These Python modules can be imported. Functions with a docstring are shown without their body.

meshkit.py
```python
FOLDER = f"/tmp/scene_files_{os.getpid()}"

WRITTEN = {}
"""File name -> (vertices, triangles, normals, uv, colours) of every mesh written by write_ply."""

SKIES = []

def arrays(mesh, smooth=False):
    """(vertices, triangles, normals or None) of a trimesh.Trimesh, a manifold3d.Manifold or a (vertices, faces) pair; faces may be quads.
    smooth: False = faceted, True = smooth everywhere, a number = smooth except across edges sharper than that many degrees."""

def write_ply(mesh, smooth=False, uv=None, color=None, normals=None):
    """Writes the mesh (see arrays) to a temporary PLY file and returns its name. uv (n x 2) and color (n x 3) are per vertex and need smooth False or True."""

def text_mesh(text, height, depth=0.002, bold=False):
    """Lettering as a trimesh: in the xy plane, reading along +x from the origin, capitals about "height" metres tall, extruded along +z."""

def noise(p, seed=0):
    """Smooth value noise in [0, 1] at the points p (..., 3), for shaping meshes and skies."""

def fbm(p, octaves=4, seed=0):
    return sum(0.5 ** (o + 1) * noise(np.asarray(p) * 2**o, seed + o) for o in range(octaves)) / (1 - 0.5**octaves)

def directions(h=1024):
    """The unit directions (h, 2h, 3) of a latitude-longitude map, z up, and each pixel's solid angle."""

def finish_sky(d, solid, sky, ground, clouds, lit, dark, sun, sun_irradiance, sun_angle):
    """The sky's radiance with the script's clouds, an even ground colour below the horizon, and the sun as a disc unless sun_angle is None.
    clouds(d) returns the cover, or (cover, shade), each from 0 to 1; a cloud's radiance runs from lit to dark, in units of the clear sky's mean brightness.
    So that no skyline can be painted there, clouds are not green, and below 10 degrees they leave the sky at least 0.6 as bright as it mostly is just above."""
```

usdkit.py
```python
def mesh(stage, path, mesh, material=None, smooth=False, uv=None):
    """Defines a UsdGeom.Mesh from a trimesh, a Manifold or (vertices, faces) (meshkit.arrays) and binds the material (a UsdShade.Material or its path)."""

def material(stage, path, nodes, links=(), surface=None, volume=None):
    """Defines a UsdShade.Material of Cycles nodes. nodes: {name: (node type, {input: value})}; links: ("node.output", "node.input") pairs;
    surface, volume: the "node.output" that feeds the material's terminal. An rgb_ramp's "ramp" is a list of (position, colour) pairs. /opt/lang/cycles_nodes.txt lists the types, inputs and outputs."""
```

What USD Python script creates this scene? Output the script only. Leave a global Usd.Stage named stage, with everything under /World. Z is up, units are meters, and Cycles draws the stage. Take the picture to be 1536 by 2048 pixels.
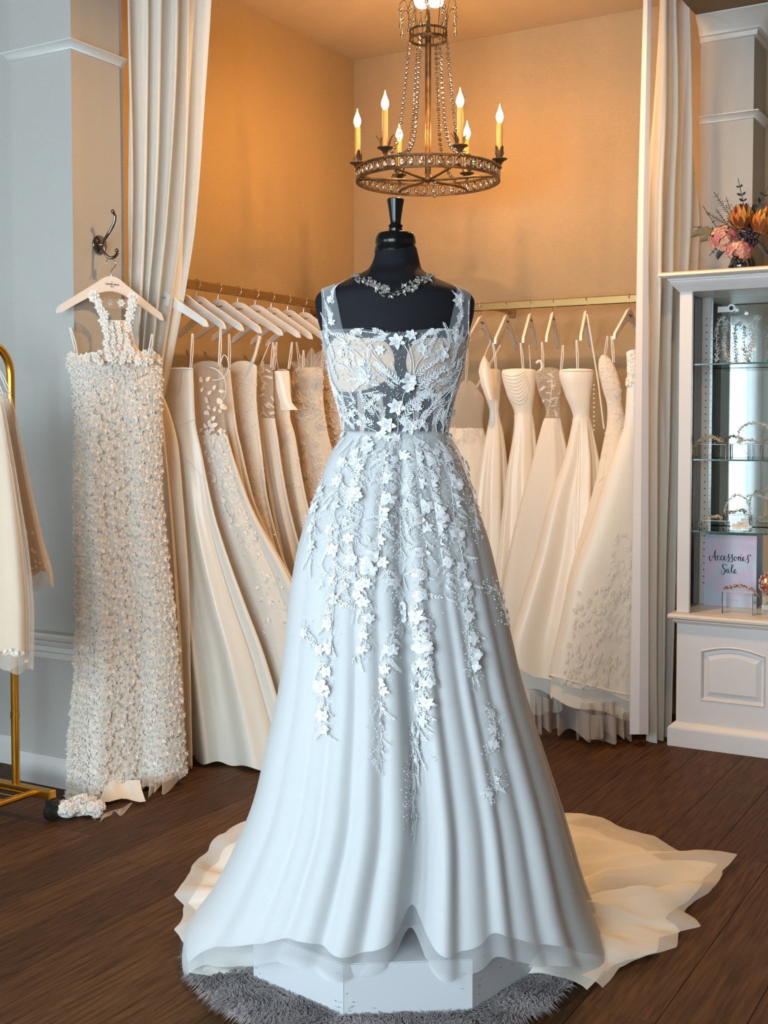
import math
import numpy as np, trimesh, usdkit, meshkit
from scipy.interpolate import PchipInterpolator
from shapely.geometry import Polygon
from pxr import Usd, UsdGeom, UsdLux, UsdShade, Gf, Sdf, Vt

stage = Usd.Stage.CreateInMemory()
UsdGeom.SetStageUpAxis(stage, UsdGeom.Tokens.z)
UsdGeom.SetStageMetersPerUnit(stage, 1.0)
UsdGeom.Xform.Define(stage, '/World')
UsdGeom.Scope.Define(stage, '/World/Looks')
PI = math.pi

# ------------------------------------------------------------------ camera
CAM_H, FPX, PITCH, YPP = 1.28, 2400.0, math.radians(2.5), 962.8
R = np.array([math.cos(PI / 6), math.sin(PI / 6), 0.0])       # camera right
HF = np.array([-math.sin(PI / 6), math.cos(PI / 6), 0.0])     # camera forward, level
UP = np.array([0, 0, 1.0])
FW = HF * math.cos(PITCH) - UP * math.sin(PITCH)
CU = UP * math.cos(PITCH) + HF * math.sin(PITCH)
EYE = np.array([0, 0, CAM_H])
cam = UsdGeom.Camera.Define(stage, '/World/camera')
m4 = np.eye(4)
m4[0, :3], m4[1, :3], m4[2, :3], m4[3, :3] = R, CU, -FW, EYE
cam.AddTransformOp().Set(Gf.Matrix4d(*m4.ravel().tolist()))
cam.CreateHorizontalApertureAttr(36.0)
cam.CreateVerticalApertureAttr(48.0)
cam.CreateFocalLengthAttr(36.0 * FPX / 1536)
cam.CreateVerticalApertureOffsetAttr((YPP - 1024) / 1536 * 36.0)
cam.CreateClippingRangeAttr(Gf.Vec2f(0.05, 60))
cam.CreateExposureAttr(0.95)

# ------------------------------------------------------------------ daylight from the shop window behind the camera
def rect_light(name, loc, target, w, h, color, intensity):
    l = UsdLux.RectLight.Define(stage, '/World/' + name)
    z = np.array(loc, float) - np.array(target, float); z /= np.linalg.norm(z)
    x = np.cross(UP, z); x /= np.linalg.norm(x)
    y = np.cross(z, x)
    m = np.eye(4); m[0, :3], m[1, :3], m[2, :3], m[3, :3] = x, y, z, loc
    l.AddTransformOp().Set(Gf.Matrix4d(*m.ravel().tolist()))
    l.CreateWidthAttr(w); l.CreateHeightAttr(h); l.CreateColorAttr(Gf.Vec3f(*color)); l.CreateIntensityAttr(intensity)
    return l
WIN = (-4.55, -2.60, 0.35, 2.3)                               # shop window: x0, x1, z0, z1 in the wall y = -1.5
WIN2 = (-2.25, 0.25, 0.55, 2.3)                                # unseen second window in that wall, placed to light the gown from the right
DAY = (0.75, 0.89, 1.0)
for nm_, w_, i_ in (('daylight_window', WIN, 7.6), ('daylight_window_right', WIN2, 10.8)):
    rect_light(nm_, (sum(w_[:2]) / 2, -1.62, sum(w_[2:]) / 2), (sum(w_[:2]) / 2, 5, sum(w_[2:]) / 2), w_[1] - w_[0], w_[3] - w_[2], DAY, i_)
SPOT, SPOT_COLOR = 700.0, (1.0, 0.58, 0.25)                    # unseen downlights, out of view, placed to light gowns and train (built with the ceiling)
BULB = 182.0                                                    # candle bulbs' emission strength (built with the chandelier)
BULB_COLOR = (1.0, 0.46, 0.11)

# ------------------------------------------------------------------ pixel rays -> points (used to measure the photo)
def ray(px, py):
    px, py = np.asarray(px, float), np.asarray(py, float)
    return FW * 1.0 + R * ((px - 768) / FPX)[..., None] - CU * ((py - YPP) / FPX)[..., None]
def at(px, py, D):
    r = ray(px, py); return EYE + r * (np.asarray(D, float) / (r @ HF))[..., None]
def on(px, py, axis, val):
    r = ray(px, py); return EYE + r * ((val - EYE[axis]) / r[..., axis])[..., None]

# ------------------------------------------------------------------ naming, tagging, meshes
def numbered(path):
    if not stage.GetPrimAtPath(path): return path
    k = 1
    while stage.GetPrimAtPath(f'{path}_{k:03d}'): k += 1
    return f'{path}_{k:03d}'
COUNT = {}
def fresh(base):
    n = COUNT.get(base, 0); COUNT[base] = n + 1
    return base if n == 0 else f'{base}_{n:03d}'
def tag(p, label=None, cat=None, group=None, kind=None):
    for k, v in (('label', label), ('category', cat), ('group', group), ('kind', kind)):
        if v: p.SetCustomDataByKey(k, v)
    return p
ORIGIN = {}
def thing(name, label, cat, loc=(0, 0, 0), group=None, rotz=None):
    x = UsdGeom.Xform.Define(stage, fresh('/World/' + name))
    x.AddTranslateOp().Set(Gf.Vec3d(*map(float, loc)))
    if rotz is not None: x.AddRotateZOp().Set(float(rotz))
    ORIGIN[str(x.GetPath())] = np.array(loc, float)
    return tag(x.GetPrim(), label, cat, group)
def V(m):
    if isinstance(m, trimesh.Trimesh): return np.array(m.vertices), np.array(m.faces)
    if hasattr(m, 'to_mesh'):
        q = m.to_mesh(); return np.array(q.vert_properties[:, :3]), np.array(q.tri_verts)
    v, f = np.asarray(m[0], float), np.asarray(m[1], int)
    if f.shape[1] == 4: f = np.vstack([f[:, [0, 1, 2]], f[:, [0, 2, 3]]])
    return v, f
def part(parent, name, m, mat, smooth=30, label=None, kind=None, local=False):
    v, f = V(m)
    pp = str(parent.GetPath())
    top = '/'.join(pp.split('/')[:3])
    if not local: v = v - ORIGIN.get(top, 0)
    g = usdkit.mesh(stage, fresh(pp + '/' + name), (v, f), mat, smooth)
    return tag(g.GetPrim(), label, None, None, kind)
def single(name, m, mat, label=None, cat=None, group=None, kind=None, smooth=30):
    g = usdkit.mesh(stage, fresh('/World/' + name), V(m), mat, smooth)
    return tag(g.GetPrim(), label, cat, group, kind)
def struct(name, m, mat, smooth=30, label=None):
    return single(name, m, mat, label, None, None, 'structure', smooth)
def dup(src, loc, rotz, label=None):
    p = str(src.GetPath()); base = p[:-4] if p[-4] == '_' and p[-3:].isdigit() else p
    x = UsdGeom.Xform.Define(stage, fresh(base))
    x.GetPrim().GetReferences().AddInternalReference(src.GetPath())
    x.GetPrim().SetInstanceable(True)
    x.ClearXformOpOrder() if False else None
    xf = UsdGeom.Xformable(x)
    ops = {o.GetOpName(): o for o in xf.GetOrderedXformOps()}
    ops['xformOp:translate'].Set(Gf.Vec3d(*map(float, loc)))
    if 'xformOp:rotateZ' in ops: ops['xformOp:rotateZ'].Set(float(rotz))
    was = src.GetCustomData()
    return tag(x.GetPrim(), label or was.get('label'), was.get('category'), was.get('group'))

# ------------------------------------------------------------------ mesh helpers
def cat(ms):
    vs, fs, n = [], [], 0
    for m in ms:
        v, f = V(m); vs.append(v); fs.append(f + n); n += len(v)
    return np.vstack(vs), np.vstack(fs)
def box(x0, x1, y0, y1, z0, z1, bev=0.0):
    if bev <= 0:
        m = trimesh.creation.box((x1 - x0, y1 - y0, z1 - z0)); m.apply_translation(((x0 + x1) / 2, (y0 + y1) / 2, (z0 + z1) / 2)); return V(m)
    pts = []
    for i in range(3):
        d = [bev] * 3; d[i] = 0
        for sx in (0, 1):
            for sy in (0, 1):
                for sz in (0, 1):
                    pts.append(((x1 - d[0]) if sx else (x0 + d[0]), (y1 - d[1]) if sy else (y0 + d[1]), (z1 - d[2]) if sz else (z0 + d[2])))
    return V(trimesh.convex.convex_hull(np.array(pts)))
def tube(pts, r, n=8, closed=False, caps=True):
    p = np.asarray(pts, float); N = len(p)
    r = np.broadcast_to(np.asarray(r, float), (N,))
    t = (np.roll(p, -1, 0) - np.roll(p, 1, 0)) if closed else np.gradient(p, axis=0)
    t /= np.linalg.norm(t, axis=1, keepdims=True) + 1e-12
    a = np.zeros_like(p)
    ref = np.array([0, 0, 1.0]) if abs(t[0, 2]) < 0.8 else np.array([1.0, 0, 0])
    prev = np.cross(t[0], ref)
    for i in range(N):
        q = prev - t[i] * (prev @ t[i]); q /= np.linalg.norm(q) + 1e-12; a[i] = q; prev = q
    b = np.cross(t, a)
    ang = np.arange(n) * 2 * PI / n
    v = (p[:, None] + r[:, None, None] * (np.cos(ang)[None, :, None] * a[:, None] + np.sin(ang)[None, :, None] * b[:, None])).reshape(-1, 3)
    K = N if closed else N - 1
    i, j = np.meshgrid(np.arange(K), np.arange(n), indexing='ij')
    i2 = (i + 1) % N
    q = np.stack([i * n + j, i * n + (j + 1) % n, i2 * n + (j + 1) % n, i2 * n + j], -1).reshape(-1, 4)
    f = np.vstack([q[:, [0, 2, 1]], q[:, [0, 3, 2]]])
    if caps and not closed:
        c0, c1 = len(v), len(v) + 1
        v = np.vstack([v, p[0], p[-1]])
        k = np.arange(n)
        f = np.vstack([f, np.stack([np.full(n, c0), k, (k + 1) % n], 1)[:, ::1], np.stack([np.full(n, c1), (N - 1) * n + (k + 1) % n, (N - 1) * n + k], 1)])
    return v, f
def lathe(profile, center=(0, 0, 0), n=32):
    p = np.asarray(profile, float)
    ang = np.arange(n) * 2 * PI / n
    v = np.stack([p[:, None, 0] * np.cos(ang), p[:, None, 0] * np.sin(ang), np.repeat(p[:, 1:2], n, 1)], -1).reshape(-1, 3) + np.array(center)
    i, j = np.meshgrid(np.arange(len(p) - 1), np.arange(n), indexing='ij')
    q = np.stack([i * n + j, i * n + (j + 1) % n, (i + 1) * n + (j + 1) % n, (i + 1) * n + j], -1).reshape(-1, 4)
    return V((v, q))
def grid(P, wrap=False):
    """P: (nz, nu, 3) -> mesh"""
    nz, nu = P.shape[:2]
    i, j = np.meshgrid(np.arange(nz - 1), np.arange(nu if wrap else nu - 1), indexing='ij')
    j2 = (j + 1) % nu
    q = np.stack([i * nu + j, i * nu + j2, (i + 1) * nu + j2, (i + 1) * nu + j], -1).reshape(-1, 4)
    return V((P.reshape(-1, 3), q))
def prism(poly, axis, a0, a1):
    """extrude a 2-D polygon (list) along an axis from a0 to a1; the polygon holds the other two axes in order"""
    m = trimesh.creation.extrude_polygon(Polygon(poly), a1 - a0, engine='earcut')
    v = np.array(m.vertices); f = np.array(m.faces)
    w = np.zeros_like(v); o = [k for k in range(3) if k != axis]
    w[:, o[0]], w[:, o[1]], w[:, axis] = v[:, 0], v[:, 1], v[:, 2] + a0
    if axis == 1: f = f[:, ::-1]
    return w, f
def spline(pts, n):
    p = np.asarray(pts, float)
    s = np.r_[0, np.cumsum(np.linalg.norm(np.diff(p, axis=0), axis=1) + 1e-9)]
    from scipy.interpolate import CubicSpline
    return CubicSpline(s, p)(np.linspace(0, s[-1], n)) if len(p) > 2 else np.linspace(p[0], p[-1], n)
ICO = V(trimesh.creation.icosphere(1, 1.0)); ICO2 = V(trimesh.creation.icosphere(2, 1.0))
OCT = (np.array([[1, 0, 0], [-1, 0, 0], [0, 1, 0], [0, -1, 0], [0, 0, 1], [0, 0, -1]], float), np.array([[0, 2, 4], [2, 1, 4], [1, 3, 4], [3, 0, 4], [2, 0, 5], [1, 2, 5], [3, 1, 5], [0, 3, 5]]))
def many(tmpl, centers, radii):
    v, f = tmpl; c = np.asarray(centers, float); r = np.broadcast_to(np.asarray(radii, float), (len(c),))
    return (c[:, None] + r[:, None, None] * v[None]).reshape(-1, 3), (f[None] + (np.arange(len(c)) * len(v))[:, None, None]).reshape(-1, 3)

# ------------------------------------------------------------------ materials
M = {}
def mat(name, color, rough=0.5, color2=None, vscale=6.0, stretch=(1, 1, 1), lo=0.35, hi=0.65, bump=0.0, bscale=60.0, bstretch=(1, 1, 1), detail=3.0, rnd=0.0, world=False, **kw):
    p = {'base_color': tuple(color), 'roughness': rough}; p.update(kw)
    nodes, links = {'p': ('principled_bsdf', p)}, []
    if color2 is not None or bump:
        nodes['tc'] = ('geometry', {}) if world else ('texture_coordinate', {})
        src = 'tc.position' if world else 'tc.object'
    out = None
    if color2 is not None:
        nodes['mp'] = ('mapping', {'scale': stretch}); links.append((src, 'mp.vector'))
        nodes['n'] = ('noise_texture', {'scale': vscale, 'detail': detail}); links.append(('mp.vector', 'n.vector'))
        nodes['r'] = ('rgb_ramp', {'ramp': [(lo, color), (hi, color2)]}); links.append(('n.fac', 'r.fac'))
        out = 'r.color'
    if rnd:
        nodes['oi'] = ('object_info', {})
        nodes['mr'] = ('map_range', {'to_min': 1 - rnd, 'to_max': 1 + rnd}); links.append(('oi.random', 'mr.value'))
        nodes['h'] = ('hsv', {'color': color}); links.append(('mr.result', 'h.value'))
        if out: links.append((out, 'h.color'))
        out = 'h.color'
    if out: links.append((out, 'p.base_color'))
    if bump:
        nodes['mb'] = ('mapping', {'scale': bstretch}); links.append((src, 'mb.vector'))
        nodes['nb'] = ('noise_texture', {'scale': bscale, 'detail': 3.0}); links.append(('mb.vector', 'nb.vector'))
        nodes['b'] = ('bump', {'strength': bump, 'distance': 0.004}); links += [('nb.fac', 'b.height'), ('b.normal', 'p.normal')]
    M[name] = usdkit.material(stage, '/World/Looks/' + name, nodes, links, surface='p.BSDF')
    return M[name]
def cloth(name, color, rough=0.6, trans=0.25, spec=0.4, bump=0.0, bscale=400.0, sheen=0.15, bstretch=(1, 1, 1)):
    nodes = {'p': ('principled_bsdf', {'base_color': color, 'roughness': rough, 'specular_ior_level': spec, 'sheen_weight': sheen}),
             't': ('translucent_bsdf', {'color': color}), 'm': ('mix_closure', {'fac': trans})}
    links = [('p.BSDF', 'm.closure1'), ('t.BSDF', 'm.closure2')]
    if bump:
        nodes['tc'] = ('texture_coordinate', {}); nodes['mb'] = ('mapping', {'scale': bstretch}); links.append(('tc.object', 'mb.vector'))
        nodes['nb'] = ('noise_texture', {'scale': bscale, 'detail': 3.0}); nodes['b'] = ('bump', {'strength': bump, 'distance': 0.003})
        links += [('mb.vector', 'nb.vector'), ('nb.fac', 'b.height'), ('b.normal', 'p.normal')]
    M[name] = usdkit.material(stage, '/World/Looks/' + name, nodes, links, surface='m.closure')
def sheer(name, color, a0, a1, blend=0.4, rough=0.7):
    """thin net: more thread is in the way where it is seen edge on"""
    nodes = {'lw': ('layer_weight', {'blend': blend}), 'mr': ('map_range', {'to_min': a0, 'to_max': a1}),
             'd': ('diffuse_bsdf', {'color': color}), 't': ('translucent_bsdf', {'color': color}), 'dm': ('mix_closure', {'fac': 0.28}),
             'tr': ('transparent_bsdf', {}), 'm': ('mix_closure', {})}
    links = [('lw.facing', 'mr.value'), ('d.BSDF', 'dm.closure1'), ('t.BSDF', 'dm.closure2'), ('mr.result', 'm.fac'), ('tr.BSDF', 'm.closure1'), ('dm.closure', 'm.closure2')]
    M[name] = usdkit.material(stage, '/World/Looks/' + name, nodes, links, surface='m.closure')
def pane(name, tint, gloss=0.05, refl=1.0):
    nodes = {'f': ('fresnel', {'IOR': 1.5}), 't': ('transparent_bsdf', {'color': tint}), 'g': ('glossy_bsdf', {'color': (refl,) * 3, 'roughness': gloss}), 'm': ('mix_closure', {})}
    M[name] = usdkit.material(stage, '/World/Looks/' + name, nodes, [('f.fac', 'm.fac'), ('t.BSDF', 'm.closure1'), ('g.BSDF', 'm.closure2')], surface='m.closure')
def emit(name, color, strength):
    M[name] = usdkit.material(stage, '/World/Looks/' + name, {'e': ('emission', {'color': color, 'strength': strength})}, [], surface='e.emission')

mat('wallpaper', (0.355, 0.255, 0.142), 0.75, color2=(0.40, 0.292, 0.168), vscale=9, stretch=(14, 14, 160), bump=0.25, bscale=9, bstretch=(14, 14, 170), world=True)
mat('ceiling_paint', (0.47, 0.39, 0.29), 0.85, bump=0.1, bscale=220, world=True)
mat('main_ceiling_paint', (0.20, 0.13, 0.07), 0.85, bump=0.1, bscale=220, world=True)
mat('column_paint', (0.42, 0.405, 0.38), 0.7, bump=0.12, bscale=160, world=True)
mat('recess_paint', (0.36, 0.27, 0.17), 0.75, bump=0.12, bscale=160, world=True)
mat('trim_paint', (0.60, 0.585, 0.56), 0.35)
mat('room_paint', (0.72, 0.67, 0.60), 0.8)
mat('cabinet_paint', (0.70, 0.675, 0.67), 0.4, bump=0.06, bscale=30)
mat('cabinet_top_lit_paint', (0.78, 0.70, 0.62), 0.3)  # cabinet paint with warm overhead light put into its colour, for the top surfaces
for k, (c1, c2) in enumerate([((0.0515, 0.0224, 0.0086), (0.0990, 0.0462, 0.0191)), ((0.0594, 0.0264, 0.0106), (0.1135, 0.0541, 0.0231)), ((0.0436, 0.0191, 0.0079), (0.0858, 0.0396, 0.0172))]):
    mat(f'wood_{("tan", "light", "dark")[k]}', c1, 0.55, color2=c2, vscale=3.0 + k, stretch=(24, 1.6, 1), lo=0.36, hi=0.64, bump=0.2, bscale=14, bstretch=(30, 1.2, 1), detail=6, rnd=0.16, specular_ior_level=0.12)
mat('knot_wood', (0.035, 0.015, 0.007), 0.5)
mat('rail_metal', (0.40, 0.25, 0.10), 0.34, metallic=1.0)
mat('gold', (0.72, 0.38, 0.05), 0.28, metallic=1.0)
mat('dark_metal', (0.20, 0.18, 0.17), 0.22, metallic=1.0)
mat('bronze', (0.055, 0.040, 0.028), 0.38, color2=(0.14, 0.085, 0.04), vscale=30, metallic=0.6)
mat('chrome', (0.8, 0.78, 0.75), 0.12, metallic=1.0)
mat('hanger_white', (0.83, 0.80, 0.77), 0.35)
mat('ink', (0.03, 0.02, 0.05), 0.6)
mat('grey_ink', (0.28, 0.27, 0.28), 0.6)
mat('black_rubber', (0.012, 0.012, 0.012), 0.4)
# ================================================================== the room
FW_Y, LEFT_X, BACK_Y = -1.5, -3.226, 5.28
H_ALC, H_MAIN = 3.15, 3.01
COLX, COLY = -3.035, 3.097
rng = np.random.default_rng(11)
# floor: a slab with separate planks on it
fl = struct('floor', box(-5.1, 2.3, -1.7, 5.5, -0.12, -0.004), M['wood_dark'], smooth=False, label='brown wood plank floor')
PW, n_pl = 0.172, 0
for i, x in enumerate(np.arange(-4.2, 1.0, PW)):
    y = 0.6 - rng.uniform(0, 1.2)
    while y < 5.27:
        L = rng.uniform(1.0, 1.35); y1 = min(y + L, 5.275)
        # only where the camera sees it or nearly so
        cx, cy = x + PW / 2, np.array([y, (y + y1) / 2, y1])
        d = HF[0] * cx + HF[1] * cy; s = R[0] * cx + R[1] * cy
        if ((d > 1.9) & (np.abs(s) < 0.42 * d + 0.25)).any():
            part(fl, 'plank', box(x + 0.0006, x + PW - 0.0006, y + 0.0006, y1 - 0.0006, -0.0039, 0.0, 0.0008), M[['wood_tan', 'wood_light', 'wood_dark'][rng.integers(3)]], smooth=False)
        y = y1
def wallbox(name, x0, x1, y0, y1, z0, z1, m, label=None): return struct(name, box(x0, x1, y0, y1, z0, z1), M[m], smooth=False, label=label)
wallbox('wall_left', LEFT_X - 0.12, LEFT_X, 3.30, BACK_Y + 0.1, 0, H_ALC, 'wallpaper', 'alcove wall left of the corner in warm woven wallpaper')
wallbox('wall_back', LEFT_X, -1.25, BACK_Y, BACK_Y + 0.1, 0, H_ALC, 'wallpaper', 'alcove wall right of the corner in warm woven wallpaper')
# alcove ceiling and the lower ceiling of the main room with its edge along the curtain track
EDGE = [(-3.045, 3.354), (-1.47, 4.72), (-1.42, 4.78), (-1.42, 5.15)]
alc = [(LEFT_X - .1, 3.30), (-3.045, 3.30)] + EDGE[:] + [(-1.42, BACK_Y + .1), (LEFT_X - .1, BACK_Y + .1)]
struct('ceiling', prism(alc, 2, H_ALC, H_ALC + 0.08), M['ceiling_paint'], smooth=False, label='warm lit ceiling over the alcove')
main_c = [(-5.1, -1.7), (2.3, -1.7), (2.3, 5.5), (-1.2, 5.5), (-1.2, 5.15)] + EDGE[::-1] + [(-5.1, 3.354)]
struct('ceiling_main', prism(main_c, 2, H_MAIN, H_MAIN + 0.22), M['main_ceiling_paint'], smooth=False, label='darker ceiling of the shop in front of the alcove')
emit('unseen_downlight_glow', SPOT_COLOR, SPOT)
for k, (x, y) in enumerate(((-1.80, 3.62), (-0.95, 3.75))):  # ceiling lamps out of view, placed to light the gowns, train and cabinet
    t = thing('recessed_downlight', ['unseen warm downlight in the shop ceiling, out of view, placed to light the gowns', 'unseen warm downlight in the shop ceiling, out of view, placed to light the train and cabinet'][k], 'ceiling light', (x, y, H_MAIN))
    part(t, 'trim_ring', lathe([(.050, H_MAIN - .0005), (.075, H_MAIN - .0005), (.074, H_MAIN - .005), (.056, H_MAIN - .008), (.050, H_MAIN - .004)], (x, y, 0), 32), M['trim_paint'], smooth=30)
    part(t, 'lens', lathe([((.050, .027)[k], H_MAIN - .0035), (0, H_MAIN - .0035)], (x, y, 0), 24), M['unseen_downlight_glow'], smooth=False)
# left column and the recessed wall beside it
c0 = on(14, 0, 1, COLY)[0]
c0 = on(24, 400, 1, COLY)[0]
wallbox('wall_column_left', c0, COLX, COLY, 3.354, 0, H_MAIN + .05, 'column_paint', 'square white column left of the alcove opening')
wallbox('wall_recess_left', -5.1, c0, COLY + 0.13, 3.40, 0, H_MAIN, 'column_paint', 'wall strip left of the white column')
def mould(profile, name, x0, x1, yface, sx=None, label=None, mat_='trim_paint', ret_left=None, ret_right=None, depth=0.0):
    """a moulding on a face looking to -y, mitred round the corner at x1 along +x side (depth) and at x0. profile: (out, z)"""
    p = np.array(profile)
    paths = []
    for o, z in p:
        row = []
        if ret_left is not None: row.append((x0 - o, yface + ret_left, z))
        row.append((x0 - (o if ret_left is not None else 0), yface - o, z))
        row.append((x1 + (o if ret_right is not None else 0), yface - o, z))
        if ret_right is not None: row.append((x1 + o, yface + ret_right, z))
        paths.append(row)
    return struct(name, grid(np.array(paths)[::-1]), M[mat_], smooth=40, label=label)
zt = on(133, 83, 1, COLY)[2]
PICT = [(0, zt - .03), (.006, zt - .028), (.008, zt - .018), (.018, zt - .008), (.026, zt - .004), (.026, zt), (0, zt + .001)]
mould(PICT, 'trim_1', c0, COLX, COLY, ret_left=0.13, ret_right=0.258, label='thin picture rail round the left column')
zc = on(151, 1268, 1, COLY)[2]
def chair(z): return [(0, z - .098), (.010, z - .096), (.012, z - .075), (.018, z - .070), (.018, z - .052), (.026, z - .046), (.030, z - .030), (.044, z - .022), (.048, z - .010), (.044, z), (0, z + .001)]
mould(chair(zc), 'trim_2', c0, COLX, COLY, ret_left=0.13, ret_right=0.258, label='chair rail across the left column')
mould([(o, z) for o, z in chair(zc)], 'trim_3', -5.1, c0 - .002, COLY + 0.13, label='chair rail on the wall behind the gold rack')
def base(h): return [(.016, 0), (.016, h - .03), (.012, h - .024), (.012, h - .014), (.006, h - .006), (.004, h), (0, h + .001)]
mould(base(.105), 'baseboard_left', c0, COLX, COLY, ret_left=0.13, ret_right=0.258, label='white baseboard of the left column')
mould(base(.105), 'baseboard_recess', -5.1, c0 - .002, COLY + 0.13, label='white baseboard behind the gold rack')
# right column behind the cabinet, crown and picture rail
RY = 5.15
r0, r1 = -1.42, on(1508, 150, 1, RY)[0]
wallbox('wall_column_right', r0, r1, RY, BACK_Y + .1, 0, H_MAIN + .14, 'column_paint', 'white wall column behind the glass cabinet')
wallbox('wall_recess_right', r1, 2.3, RY + 0.22, 5.5, 0, H_MAIN, 'recess_paint', 'tan wall at the right edge beyond the column')
zk = on(1390, 237, 1, RY)[2]
def pict(z): return [(o, q - zt + z) for o, q in PICT]
mould(pict(zk), 'trim_4', r0, r1, RY, ret_right=0.22, label='thin picture rail on the column behind the cabinet')
z1 = H_MAIN
zb = on(1386, 92, 1, RY)[2]
h = z1 - zb
CROWN = [(0, zb), (.014, zb + .004), (.016, zb + .22 * h), (.030, zb + .26 * h), (.034, zb + .40 * h), (.044, zb + .55 * h), (.062, zb + .72 * h), (.084, zb + .88 * h), (.092, zb + .92 * h), (.092, z1 - .002), (0, z1 - .001)]
mould(CROWN, 'trim_5', r0, r1, RY, ret_right=0.22, label='crown moulding of the column behind the cabinet')
# the shop behind the camera
wallbox('wall_side_left', -5.2, -5.08, -1.7, 3.3, 0, H_MAIN, 'room_paint')
wallbox('wall_side_right', 2.2, 2.3, -1.7, 5.5, 0, H_MAIN, 'room_paint')
x0, x1, wz0, wz1 = WIN
y0, y1 = FW_Y, FW_Y + .1
struct('wall_front', cat([box(-5.1, x0, y0, y1, 0, H_MAIN), box(x1, WIN2[0], y0, y1, 0, H_MAIN), box(WIN2[1], 2.3, y0, y1, 0, H_MAIN)] + [box(q[0], q[1], y0, y1, 0, q[2]) for q in (WIN, WIN2)] + [box(q[0], q[1], y0, y1, q[3], H_MAIN) for q in (WIN, WIN2)]), M['room_paint'], smooth=False)
pane('window_glass', (0.97, 0.99, 0.99))
for k, (x0, x1, wz0, wz1) in enumerate((WIN, WIN2)):  # the second window is unseen, placed to widen the daylight on the gown
    w1 = struct(f'window_{k + 1}', cat([box(x0, x1, y0 - .02, y1 + .02, wz0, wz0 + .06), box(x0, x1, y0 - .02, y1 + .02, wz1 - .06, wz1), box(x0, x0 + .06, y0 - .02, y1 + .02, wz0, wz1), box(x1 - .06, x1, y0 - .02, y1 + .02, wz0, wz1), box((x0 + x1) / 2 - .03, (x0 + x1) / 2 + .03, y0, y1, wz0, wz1)]), M['trim_paint'], smooth=False)
    part(w1, 'pane', box(x0 + .06, x1 - .06, y0 + .045, y0 + .05, wz0 + .06, wz1 - .06), M['window_glass'], smooth=False)
cloth('unseen_drape_sheer', (0.80, 0.82, 0.82), 0.7, 0.45, 0.2)  # cloth of a drape out of view, dims the window in the mirror
wd = thing('window_drape', 'pale drape out of view behind the camera, placed to soften the window in the cabinet mirror', 'curtain', (-2.6, FW_Y + .22, 0))
u_ = np.linspace(0, 1, 120); part(wd, 'drape', grid(np.array([np.stack([-3.02 + .72 * u_, FW_Y + .22 + .03 * np.sin(u_ * 40) , np.full(120, zq)], 1) for zq in np.linspace(2.6, .03, 12)])), M['unseen_drape_sheer'], smooth=True)
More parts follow.
